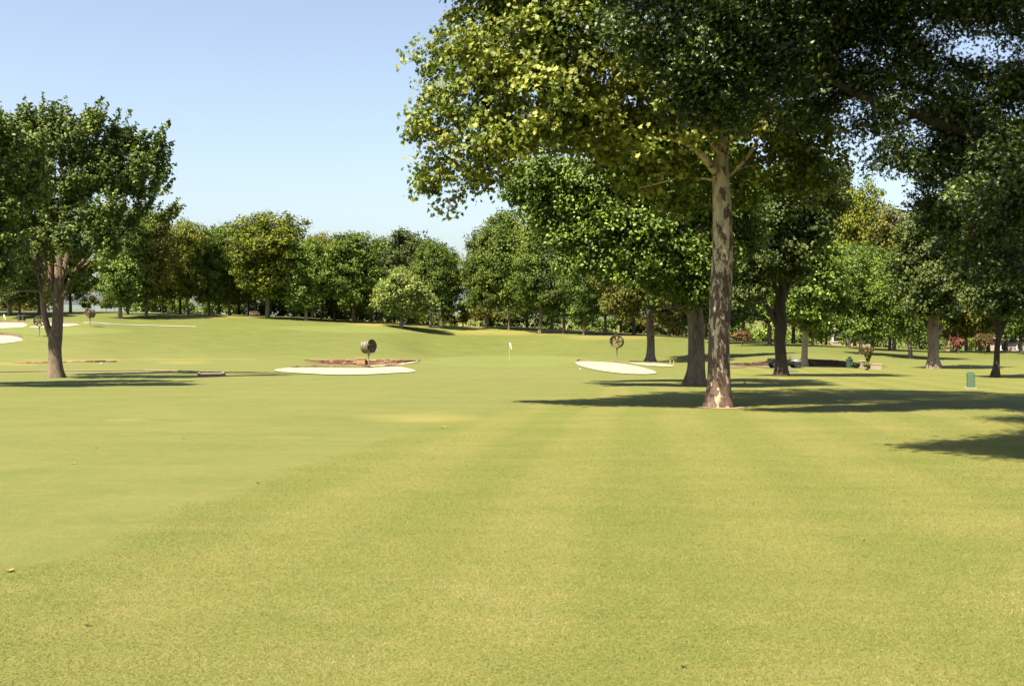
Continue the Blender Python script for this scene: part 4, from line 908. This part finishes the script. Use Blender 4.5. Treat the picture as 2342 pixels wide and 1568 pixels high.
# ------------------------------------------------------------------ course furniture
metal = plain('weathered tan metal', (0.21, 0.18, 0.115), 0.5, 0.3, .12, 4)
inner = plain('rusty fan cone', (0.30, 0.15, 0.055), 0.5, 0.4, .25, 5)
pole_m = plain('galvanised pole', (0.36, 0.32, 0.25), 0.5, .3)
wire_m = plain('fan guard wire', (0.22, 0.19, 0.13), 0.5, .4)
def make_fan():
    r = empty('course_fan')
    mb = MB(); mb.tube([(0, 0, 0), (0, 0, 1.02)], .045, 10); mb.build('pole', pole_m, r)
    mb = MB(); mb.lathe([(.0, .012), (.16, .012), (.16, .03), (.0, .03)], n=16); mb.build('base_plate', pole_m, r)
    mb = MB(); mb.box((0, 0, 1.0), (.16, .16, .12), bev=.02); mb.tube([(0, -.2, 1.16), (0, -.02, 1.06), (0, .18, 1.16)], .03, 8); mb.box((.02, -.12, 1.10), (.12, .10, .14), bev=.02); mb.build('bracket', pole_m, r)
    cz = 1.72; rot = Matrix.Translation((0, 0, cz)) @ Matrix.Rotation(math.radians(-97), 4, 'X')       # +z of the drum looks along +y of the fan
    # drum, open on the -y side
    mb = MB(); R0 = .54
    mb.lathe([(R0 + .035, -.43), (R0 + .06, -.40), (R0 + .02, -.36), (R0, -.30), (R0, .02), (R0 + .018, .04), (R0 + .018, .09), (R0, .11), (R0 - .02, .36), (R0 + .03, .42), (R0 + .02, .44),
              (R0 - .02, .42), (R0 - .05, .36), (R0 - .03, .1), (R0 - .03, -.3), (R0 + .01, -.40), (R0 + .035, -.43)], rot, 40)
    mb.build('housing', metal, r, smooth=True)
    mb = MB(); mb.lathe([(.0, -.30), (.05, -.27), (.10, -.18), (.13, 0), (.13, .25), (.07, .30), (0, .31)], rot, 20); mb.build('motor', inner, r, smooth=True)
    mb = MB()
    for k in range(6):
        a = k * math.pi / 3; c, s = math.cos(a), math.sin(a); vs = []
        for rr, wd, tw in ((.12, .06, .8), (.26, .09, .6), (.40, .10, .45), (.495, .08, .35)):
            for sd in (-1, 1):
                for th in (-.004, .004):
                    off = sd * wd; x = c * rr - s * off * math.cos(tw); y = s * rr + c * off * math.cos(tw); z = -.08 + off * math.sin(tw) + th
                    vs.append(rot @ Vector((x, y, z)))
        fs = [(0, 1, 3, 2), (12, 14, 15, 13)]
        for i in range(3):
            b = i * 4; fs += [(b, b + 4, b + 5, b + 1), (b + 2, b + 3, b + 7, b + 6), (b, b + 2, b + 6, b + 4), (b + 1, b + 5, b + 7, b + 3)]
        mb.add(vs, fs)
    mb.build('blades', inner, r)
    mb = MB()
    for zz, sg in ((-.405, 1), (.405, 1)):
        for rr in (.16, .26, .36, .46):
            mb.tube([rot @ Vector((rr * math.cos(t), rr * math.sin(t), zz)) for t in np.linspace(0, 2 * math.pi, 29)], .006, 4, False)
        for k in range(8):
            t = k * math.pi / 4; mb.tube([rot @ Vector((.06 * math.cos(t), .06 * math.sin(t), zz)), rot @ Vector((.55 * math.cos(t), .55 * math.sin(t), zz))], .009, 4)
    mb.build('guard', wire_m, r)
    return r
fan = make_fan(); fg = 'large drum fans around the greens'
fans = [(fan, 843, 87.0, 838, math.radians(52), 'drum fan behind the long centre bunker, its mouth turned to the right', 1.0),
        (copy_tree(fan), 1411, 96.0, 822, math.radians(-18), 'drum fan facing the viewer behind the right bunker', 1.04),
        (copy_tree(fan), 90, 115.0, 768, math.radians(20), 'drum fan partly hidden behind the left maple trunk', 1.0),
        (copy_tree(fan), 206, 130.0, 741, math.radians(-32), 'drum fan alone on the slope beside the cart path', 1.0)]
for o, x, Y, y, rz, lb, sc in fans:
    o.location = on(x, Y, -.03); o.rotation_euler = (0, 0, rz); o.scale = (sc,) * 3; tag(o, lb, 'fan', fg)

white = plain('white flag cloth', (0.80, 0.80, 0.81), .7, 0, .03, k=1)
stick_m = plain('white and yellow stick', (0.80, 0.78, 0.66), .4)
def make_flag():
    r = empty('golf_flag')
    mb = MB(); mb.tube([(0, 0, 0), (0, 0, 2.13)], [.016, .012], 8); mb.build('flagstick', stick_m, r)
    mb = MB(); mb.lathe([(0, 2.13), (.022, 2.14), (.022, 2.165), (0, 2.18)], n=10); mb.build('finial', stick_m, r)
    n = 10; vs = []
    for i in range(n + 1):
        for j in range(7):
            u, v_ = i / n, j / 6
            x = .02 + .28 * u * (1 - .25 * v_); y = .05 * math.sin(u * 8 + v_ * 2) * u; z = 2.12 - .36 * v_ - .34 * u * u - .10 * u
            vs.append((x, y, z))
    mb = MB(); mb.add(vs, [(i * 7 + j, i * 7 + j + 1, (i + 1) * 7 + j + 1, (i + 1) * 7 + j) for i in range(n) for j in range(6)])
    o = mb.build('flag', white, r, smooth=True); so = o.modifiers.new('thick', 'SOLIDIFY'); so.thickness = .004
    return r
f1 = make_flag(); f1.location = on(1165, 116.0, 0); tag(f1, 'white golf flag on its stick in the middle of the near green', 'flag', 'golf flags')
f2 = copy_tree(f1); f2.location = on(8, 136.0, 0); f2.scale = (.95,) * 3; tag(f2, 'white golf flag on the upper green at the left edge', 'flag', 'golf flags')

def golf_ball(x, y, Y0, label, r=.045, mat=white, cat='golf ball', name='golf_ball', group='golf balls on the grass'):
    p = hit(x, y, Y0); mb = MB()
    mb.lathe([(r * math.sin(t), -r * math.cos(t)) for t in np.linspace(.02, math.pi - .02, 10)], n=14)
    o = mb.build(name, mat, smooth=True, loc=(p.x, p.y, p.z + r)); tag(o, label, cat, group)
golf_ball(1327, 845, 60, 'white ball on the fairway in front of the green', .035)
golf_ball(232, 850 - 18, 60, 'white ball below the left stone wall', .06)
golf_ball(866, 748.5 - 13, 140, 'left of two white balls on the crest near the small round tree', .12)
golf_ball(906, 748.5 - 13, 140, 'right of two white balls on the crest near the small round tree', .12)
golf_ball(1573, 814, 100, 'small blue ball marker in the shade between the two trunks', .07, plain('blue marker', (.02, .03, .55), .4), 'tee marker', 'tee_marker', 'tee markers')

# stone walls
def stone_mat(name, a, b, c):
    a, b, c = (tuple(x * .6 for x in q) for q in (a, b, c))
    m, n, l, bs = new_mat(name)
    at = n.new('ShaderNodeAttribute'); at.attribute_name = 'tint'
    v = tex_coord(n, l); nz = noise(n, l, v, 7, 5, .7)
    f = math_n(n, l, 'MULTIPLY_ADD', nz, .35, math_n(n, l, 'ADD', at.outputs['Fac'], -.17))
    l.new(ramp(n, l, f, [(0.1, a), (.5, b), (.95, c)]), bs.inputs['Base Color']); bs.inputs['Roughness'].default_value = .9
    bump(n, l, nz, bs, .6, .03); return m
red_stone = stone_mat('red sandstone', (.17, .075, .05), (.32, .15, .10), (.50, .33, .22))
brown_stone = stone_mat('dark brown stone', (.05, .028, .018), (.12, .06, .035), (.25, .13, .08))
def stone_wall(pts, hts, mat, name, label, rows=4, seed=1, th=.45, cap=True, sink=.05, lenf=.5):
    rng = random.Random(seed); mb = MB(); tint = []
    pts = [Vector(p) for p in pts]; seg = [0.0]
    for a, b in zip(pts[:-1], pts[1:]): seg.append(seg[-1] + (b - a).length)
    def at(s):
        for i in range(len(pts) - 1):
            if s <= seg[i + 1] or i == len(pts) - 2:
                t = min(1, (s - seg[i]) / (seg[i + 1] - seg[i])); return pts[i].lerp(pts[i + 1], t), (pts[i + 1] - pts[i]), hts[i] * (1 - t) + hts[i + 1] * t
    tot = seg[-1]
    for k in range(rows):
        s = -rng.random() * .2
        while s < tot:
            L_ = lenf * rng.uniform(.5, 1.5); q, d, h = at(max(0, min(tot, s + L_ / 2)))
            if h > .08:
                rh = h / rows; ang = math.atan2(d.y, d.x)
                mb.box((q.x, q.y, q.z - sink + rh * (k + .5) + rng.uniform(-.01, .01)), (L_ - .02, th + rng.uniform(-.07, .05), rh - .012), ang + rng.uniform(-.03, .03), .02)
                tint += [min(1, max(0, rng.gauss(.45, .22)))] * 26
            s += L_
    o = mb.build(name, mat); a = o.data.attributes.new('tint', 'FLOAT', 'FACE')
    a.data.foreach_set('value', tint[:len(o.data.polygons)])
    tag(o, label, 'wall'); return o
def wpt(x, y, Y): p = P(x, y, Y); return (p.x, p.y, p.z)
# central wall (tops follow the far bank)
wt = [(697, 822, 103), (725, 827, 103), (755, 832, 103), (800, 834, 103), (860, 833.5, 103), (900, 831, 103), (955, 824, 104.5)]
top = [821.0, 820.6, 820.6, 820.6, 820.6, 820.4, 821.5]
stone_wall([wpt(*w_) for w_ in wt], [max(.06, (w_[1] - t_) * w_[2] / F) for w_, t_ in zip(wt, top)], red_stone, 'stone_wall', 'low red stone wall across the ditch behind the long centre bunker', 4, 5)
pp = P(826, 820.5, 102.6); mb = MB(); mb.box((pp.x, pp.y, pp.z - .26), (.85, .5, .54), 0, .02); mb.box((pp.x, pp.y, pp.z + .03), (.95, .58, .06), 0, .015)
tag(mb.build('stone_pier', plain('orange stone block', (.52, .30, .15), .9, 0, .12, 3)), 'pale orange block pier in the middle of the red stone wall', 'pier')
wt = [(30, 830.5, 91), (60, 832, 91), (120, 831.5, 91), (180, 830.5, 91.5), (220, 829, 92), (256, 827.5, 93)]
top = [829, 826.5, 825.5, 825, 824, 824]
stone_wall([wpt(*w_) for w_ in wt], [max(.06, (w_[1] - t_) * w_[2] / F + .05) for w_, t_ in zip(wt, top)], red_stone, 'stone_wall', 'low broken stone wall behind the forked maple trunk', 2, 6)
wt = [(1672, 832, 88), (1720, 834, 86.5), (1770, 836, 85.2), (1800, 837, 84.8), (1850, 837.5, 84.5), (1900, 837, 85), (1940, 836, 86), (1962, 835.5, 87.5)]
top = [829, 827, 822, 820, 819, 821, 825, 829]
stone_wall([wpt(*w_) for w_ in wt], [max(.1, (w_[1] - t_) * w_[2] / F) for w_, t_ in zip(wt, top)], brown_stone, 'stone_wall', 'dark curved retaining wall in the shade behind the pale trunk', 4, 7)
# small bridge slab over the ditch
p = hit(483, 858); mb = MB()
mb.box((p.x, p.y, p.z + .02), (1.25, 5.0, .16), .286, .03, -.045)
br_o = mb.build('footbridge', plain('grey stone slab', (.30, .20, .15), .9, 0, .15, 3)); tag(br_o, 'small grey footbridge slab between the two tree shadows left of the long bunker', 'footbridge')
mb = MB()
for sx in (-1, 1): mb.box((p.x + sx * .66, p.y + sx * .19, p.z + .06), (.12, 5.0, .18), .286, .02, -.045)
mb.build('kerb', plain('bridge kerb', (.38, .30, .23), .9), br_o)
# ditch edge timber line, left
pl = [hit(x, y, 50) for x, y in ((-80, 852), (0, 851), (90, 849.5), (200, 848.5), (330, 847), (455, 851))]
mb = MB()
for a, b in zip(pl[:-1], pl[1:]): mb.tube([a + Vector((0, 0, .04)), b + Vector((0, 0, .04))], .055, 6)
tag(mb.build('timber_edging', plain('weathered timber', (.30, .22, .15), .9)), 'thin weathered timber edging along the ditch under the maple', 'edging')

# bench on the crest
wood = plain('teak bench wood', (0.36, 0.22, 0.16), .8, 0, .15, 8)
def bench(loc, rz):
    r = empty('garden_bench', loc, rz)
    mb = MB()
    for k in range(5): mb.box((0, -.2 + k * .1, .44), (1.5, .08, .025), 0, .006)
    mb.build('seat', wood, r)
    mb = MB(); mb.box((0, .27, .56), (1.5, .04, .06), 0, .008)
    n = 13
    for i in range(n):
        x = -.69 + 1.38 * i / (n - 1); h = .30 + .09 * math.cos(x / .75 * math.pi / 2); mb.box((x, .28, .58 + h / 2), (.05, .02, h), 0, .004)
    mb.tube([(x, .28, .90 + .09 * math.cos(x / .75 * math.pi / 2)) for x in np.linspace(-.75, .75, 13)], .035, 8); mb.build('backrest', wood, r)
    for sx in (-1, 1):
        mb = MB(); mb.box((sx * .74, .02, .64), (.06, .55, .04), 0, .01); mb.build('armrest', wood, r)
        for y, h in ((-.22, .63), (.27, .92)):
            mb = MB(); mb.box((sx * .74, y, h / 2), (.06, .06, h), 0, .008); mb.build('leg', wood, r)
    return r
b_ = bench(on(583, 176, -.02), math.pi); b_.scale = (1.12,) * 3
tag(b_, 'wooden garden bench on the crest left of the lit trunk', 'bench')

# litter bins far left
dk = plain('dark bin wood', (.05, .045, .03), .8)
for i, (x, lb) in enumerate(((45, 'left of two dark bins under the far left trees'), (54, 'right of two dark bins under the far left trees'))):
    mb = MB(); mb.lathe([(0, 0), (.26, 0), (.29, .05), (.29, .78), (.33, .80), (.33, .86), (.2, .95), (0, .97)], n=16)
    o = mb.build('litter_bin', dk, smooth=False, loc=on(x, 158)); tag(o, lb, 'bin', 'litter bins')

# green utility box at the right
gp = plain('green painted steel', (0.13, 0.21, 0.12), .45, 0, .08, 2)
p = hit(2220, 888, 30); r = empty('utility_box', p, math.radians(-8))
mb = MB(); mb.box((0, 0, .30), (.27, .24, .60), 0, .012); mb.build('cabinet', gp, r)
mb = MB(); mb.box((0, 0, .625), (.21, .20, .05), 0, .015); mb.box((0, 0, .655), (.16, .16, .03), 0, .01); mb.build('cap', gp, r)
mb = MB(); mb.box((0, -.124, .31), (.235, .012, .53), 0, .004); mb.build('door', gp, r)
mb = MB(); mb.tube([(-.15, -.02, .02), (-.15, -.02, .54)], .016, 8); mb.lathe([(0, .54), (.035, .54), (.035, .60), (0, .60)], Matrix.Translation((-.15, -.02, 0)), 10); mb.build('pipe', gp, r)
mb = MB(); mb.box((0, 0, .01), (.40, .36, .06), 0, .01); mb.build('concrete_pad', plain('pad concrete', (.40, .38, .32), .9), r)
tag(r, 'green metal utility box on the lawn near the right edge', 'utility box')
r.scale = (1.0, 1, 1.02)

# stone planter with a spiky plant, and the flower pot beside it
cst = plain('cast stone', (.42, .34, .25), .9, 0, .1, 4)
p = on(2000, 76.0); r = empty('stone_planter', p, math.radians(-14))
mb = MB(); L_, Wp, Hp, th = 1.0, .5, .42, .06
for c, d in (((0, -Wp / 2, Hp / 2), (L_, th, Hp)), ((0, Wp / 2, Hp / 2), (L_, th, Hp)), ((-L_ / 2 + th / 2, 0, Hp / 2), (th, Wp - th - .01, Hp)), ((L_ / 2 - th / 2, 0, Hp / 2), (th, Wp - th - .01, Hp)), ((0, 0, .05), (L_ - 2 * th - .01, Wp - th - .01, .08))): mb.box(c, d, 0, .01)
for sx in (-.36, .36): mb.box((sx, 0, -.02), (.14, .46, .07), 0, .01)
mb.build('trough', cst, r)
mb = MB(); mb.box((0, 0, .36), (L_ - .14, Wp - .08, .02)); mb.build('soil', plain('dark soil', (.05, .035, .02), 1), r)
mb = MB(); mb.box((0, -.03 - Wp / 2, Hp - .035), (L_ + .06, .05, .07), 0, .012); mb.box((0, Wp / 2 + .03, Hp - .035), (L_ + .06, .05, .07), 0, .012); mb.build('rim', cst, r)
tag(r, 'rectangular cast stone planter on the lawn left of the stout grey trunk', 'planter')
def spiky(loc, h, spread, n, name, label, cat, seed, lm, top='redgreen'):
    rng = np.random.default_rng(seed); root = empty(name, loc); acc = {'v': [], 'f': [], 'n': 0}; C = []; N = []
    for i in range(n):
        a = i * 2.4; e = spread * (.3 + .7 * rng.random()); hh = h * (.7 + .3 * rng.random())
        t = np.array([math.cos(a) * e, math.sin(a) * e, hh]); m_ = t * np.array([.35, .35, .5])
        tube_np(acc, [(0, 0, 0), m_, t], [.022, .016, .008], 5, 0, rng)
        for k in range(40):
            s = .25 + .75 * rng.random(); q = (m_ * s * 2 if s < .5 else m_ + (t - m_) * (s - .5) * 2); C.append(q + rng.normal(size=3) * .045); N.append(rng.normal(size=3))
    V = np.concatenate(acc['v']); Fa = np.concatenate(acc['f'])
    link('stems', fast_mesh('stems', V, np.full(len(Fa), 4), Fa.ravel(), True), BM['grey'], root)
    C = np.array(C); up = C[:, 2] > h * .72
    for nm, msk, mm in (('leaves', ~up, lm), ('blossom', up, top)):
        if msk.sum() > 3: link(nm, leaf_mesh(nm, C[msk], np.array(N)[msk], .10 + .05 * rng.random(msk.sum()), 'plain', rng, rng.random(msk.sum())), LM[mm], root)
    tag(root, label, cat); return root
sp = spiky(on(1985, 76.3, .35), 1.35, .45, 11, 'potted_shrub', 'spindly red tipped plant growing out of the stone planter', 'plant', 501, 'olive', 'redgreen')
spiky(on(1983, 74.4, .06), .38, .30, 12, 'flower_plant', 'low dark flowering plant beside the left end of the planter', 'plant', 502, 'dark', 'olive')
mb = MB(); mb.lathe([(0, 0), (.16, 0), (.20, .16), (.22, .18), (.19, .19), (.15, .15), (0, .14)], n=16); o = mb.build('plant_saucer', plain('pale terracotta', (.50, .38, .24), .8), loc=on(1977, 73.8)); tag(o, 'pale round pot at the foot of the dark flowering plant', 'pot')
# dark bin and stone block at the wall end
r = empty('litter_bin', on(1943, 82.0)); mb = MB(); mb.lathe([(0, 0), (.24, 0), (.26, .04), (.26, .62), (.29, .64), (.29, .70), (0, .72)], n=18); mb.build('body', plain('dark green bin', (.03, .07, .05), .5), r)
mb = MB(); mb.lathe([(0, .73), (.14, .74), (.16, .84), (.10, .90), (0, .91)], n=14); mb.build('lid', plain('bin lid', (.02, .04, .035), .4), r); tag(r, 'dark green bin with domed lid at the right end of the curved wall', 'bin')
sp2 = spiky(on(1958, 80.5, 0), .42, .5, 16, 'fern', 'low bluish green plant between the dark bin and the stone block', 'plant', 503, 'dark', 'dark')
mb = MB(); q = on(1972, 82.0); mb.box((q.x, q.y, q.z + .26), (.42, .4, .54), .2, .02); mb.box((q.x, q.y, q.z + .56), (.48, .46, .07), .2, .015); tag(mb.build('stone_block', cst), 'squat square stone block left of the planter', 'block')

# utility cart behind the dark oak
r = empty('utility_cart', on(1797, 81.5), math.radians(6))
blk = plain('black cart body', (.012, .012, .014), .4); slv = plain('silver hood', (.34, .34, .36), .35, .4); tyre = plain('tyre rubber', (.015, .015, .015), .9)
mb = MB(); mb.box((-.1, 0, .42), (2.0, 1.0, .28), 0, .05); mb.box((-1.0, 0, .60), (.7, 1.05, .34), 0, .05); mb.build('body', blk, r)
mb = MB(); mb.lathe([(0, 0), (.45, .02), (.42, .2), (.25, .30), (0, .33)], Matrix.Translation((.85, 0, .42)) @ Matrix.Scale(1.15, 4, (0, 1, 0)), 20); mb.build('hood', slv, r, smooth=True)
mb = MB(); mb.box((-.15, 0, .62), (.5, .9, .12), 0, .04); mb.box((-.42, 0, .8), (.12, .9, .36), 0, .04); mb.build('seat', blk, r)
for sx in (-.55, .32):
    mb = MB(); mb.tube([(sx, -.42, .5), (sx, -.42, 1.10), (sx + .03, -.38, 1.15), (sx + .03, .38, 1.15), (sx, .42, 1.10), (sx, .42, .5)], .025, 8); mb.build('roll_bar', slv, r)
mb = MB(); mb.tube([(.5, 0, .6), (.3, 0, .85)], .02, 6); mb.tube([(.3 + .06 * math.cos(t), .17 * math.sin(t), .86 + .1 * math.cos(t)) for t in np.linspace(0, 6.283, 17)], .015, 6, False); mb.build('steering_wheel', blk, r)
for sx in (-.95, .8):
    for sy in (-1, 1):
        m_ = Matrix.Translation((sx, sy * .52, .25)) @ Matrix.Rotation(math.pi / 2, 4, 'X')
        mb = MB(); mb.lathe([(.13, -.10), (.22, -.11), (.26, -.06), (.26, .06), (.22, .11), (.13, .10), (.13, -.10)], m_, 20); wl = mb.build('wheel', tyre, r)
        mb = MB(); mb.lathe([(0, -.05), (.06, -.06), (.13, -.03), (.13, .03), (.06, .06), (0, .05)], m_, 16); mb.build('rim', slv, wl)
tag(r, 'black utility cart with roll bars parked behind the dark forked oak', 'utility cart')

# distance stakes
stk = plain('pale wooden stake', (.55, .42, .26), .8)
for x, y, Y0, h, lb in ((1533, 834, 70, .35, 'white stake at the right end of the small bunker, left of a pair'), (1541, 834.5, 70, .32, 'right stake of the pair at the end of the small bunker'),
                   (2150, 842, 60, .22, 'short stake right beside the stout grey trunk'), (2180, 842.5, 60, .28, 'short stake between the grey trunk and the green box'), (2220, 843, 60, .2, 'short stake farther right in front of the slender tree')):
    q = hit(x, y, Y0); mb = MB(); mb.box((0, 0, h / 2), (.09, .06, h), 0, .012); mb.add([(-.045, -.03, h + .001), (.045, -.03, h + .001), (.045, .03, h + .001), (-.045, .03, h + .001), (0, 0, h + .06)], [(0, 1, 4), (1, 2, 4), (2, 3, 4), (3, 0, 4)])
    o = mb.build('stake', stk, loc=q); tag(o, lb, 'stake', 'short stakes in the grass')
# lamp with white globe and two dark posts beyond the right wall
for x, Y, h, lb in ((2083 - 98, 120, 1.3, 'small white globe lamp beside the ivy covered trunk'),):
    r = empty('garden_lamp', on(x, Y)); mb = MB(); mb.tube([(0, 0, 0), (0, 0, h)], .03, 8); mb.build('post', blk, r)
    mb = MB(); mb.lathe([(.13 * math.sin(t), h + .12 - .13 * math.cos(t)) for t in np.linspace(.02, math.pi - .02, 10)], n=14); mb.build('globe', white, r, smooth=True); tag(r, lb, 'lamp')
# pale building and pink path-side forms among the trees
def house(x, Y, wm, hm, label, wall, roofc, seed=1):
    q = on(x, Y); r = empty('pavilion', q, .1)
    mb = MB(); mb.box((0, 0, hm / 2 - .3), (wm, 8, hm + .6), 0, 0); mb.build('wall', wall, r)
    mb = MB(); e = .5; rh = hm * .35
    vs = [(-wm / 2 - e, -4 - e, hm), (wm / 2 + e, -4 - e, hm), (wm / 2 + e, 4 + e, hm), (-wm / 2 - e, 4 + e, hm), (-wm / 2 + 1, 0, hm + rh), (wm / 2 - 1, 0, hm + rh)]
    vs = [(a, b, c + .003) for a, b, c in vs]
    mb.add(vs, [(0, 1, 5, 4), (1, 2, 5), (2, 3, 4, 5), (3, 0, 4), (3, 2, 1, 0)]); mb.build('roof', roofc, r)
    gl = plain('dark window glass', (.04, .05, .06), .1)
    nwin = int(wm // 3)
    for i in range(nwin):
        xx = -wm / 2 + wm * (i + .5) / nwin; mb = MB(); mb.box((xx, -4.02, hm * .5), (1.1, .06, 1.3)); wn = mb.build('window', gl, r)
        mb = MB()
        for a, b in (((xx, -4.06, hm * .5 + .7), (1.3, .1, .1)), ((xx, -4.06, hm * .5 - .7), (1.3, .1, .1)), ((xx - .6, -4.06, hm * .5), (.1, .1, 1.29)), ((xx + .6, -4.06, hm * .5), (.1, .1, 1.29))): mb.box(a, b)
        mb.build('frame', white, wn)
    tag(r, label, 'building')
house(1925, 215, 9, 3.4, 'pale cream building glimpsed through the trees left of the ivy covered trunk', plain('cream wall', (.62, .50, .38), .9), plain('pale roof', (.42, .32, .26), .9))
house(2305, 205, 10, 2.4, 'low pale building glimpsed behind the dusty pink shrub', plain('pink plaster', (.60, .45, .42), .9), plain('beige roof', (.45, .38, .32), .9))

# fallen leaves
dry_leaf = [plain('dry orange leaf', (.48, .22, .09), .7, 0, .3, 40), plain('dry brown leaf', (.20, .11, .05), .8, 0, .3, 40)]
for i, (x, y, s, mi, lb) in enumerate(((22, 1311, .07, 0, 'dry orange leaf lying at the left edge of the lawn'), (1013, 978, .15, 0, 'dry orange leaf on the grass left of the sycamore shadow'), (220, 1026, .07, 1, 'small brown leaf on the fairway below the maple shadow'),
        (420, 1004, .07, 1, 'small brown leaf on the fairway right of centre of the maple shadow'), (168, 1062, .07, 0, 'tiny orange leaf low on the left fairway'), (590, 1108, .06, 1, 'tiny brown leaf at the mown line'), (1562, 1532, .03, 1, 'tiny dry leaf near the bottom centre right'), (200, 1440, .035, 1, 'dark withered leaf near the lower left'), (1975, 1240, .035, 0, 'small straw coloured leaf on the right lawn'))):
    q = hit(x, y, 4); sh = q_leaf('lobed'); vs = []
    a = random.random() * 6.28; c, s2 = math.cos(a), math.sin(a)
    vs.append((0, 0, s * .10))
    for u_, v_ in sh: vs.append(((u_ * c - v_ * s2) * s, (u_ * s2 + v_ * c) * s, s * (.30 * abs(u_) + .2 * v_ * v_) + .012))
    mb = MB(); mb.add(vs, [(0, k + 1, (k + 1) % len(sh) + 1) for k in range(len(sh))])
    o = mb.build('fallen_leaf', dry_leaf[mi], loc=q); tag(o, lb, 'leaf', 'fallen leaves on the grass')
# bare earth ring at the sycamore foot
b = on(1645, 28); mb = MB(); n = 36; vs = [(b.x, b.y - .15, H(b.x, b.y - .15) + .02)]
for i in range(n):
    t_ = 2 * math.pi * i / n; rr = .62 + .10 * math.sin(3 * t_) + .07 * math.sin(7 * t_ + 1); q = (b.x + math.cos(t_) * rr * 1.05, b.y - .18 + math.sin(t_) * rr); vs.append((q[0], q[1], H(*q) + .012))
mb.add(vs, [(0, i + 1, (i + 1) % n + 1) for i in range(n)]); tag(mb.build('bare_earth', plain('dry earth', (.40, .27, .15), .95, 0, .3, 9)), kind='structure')
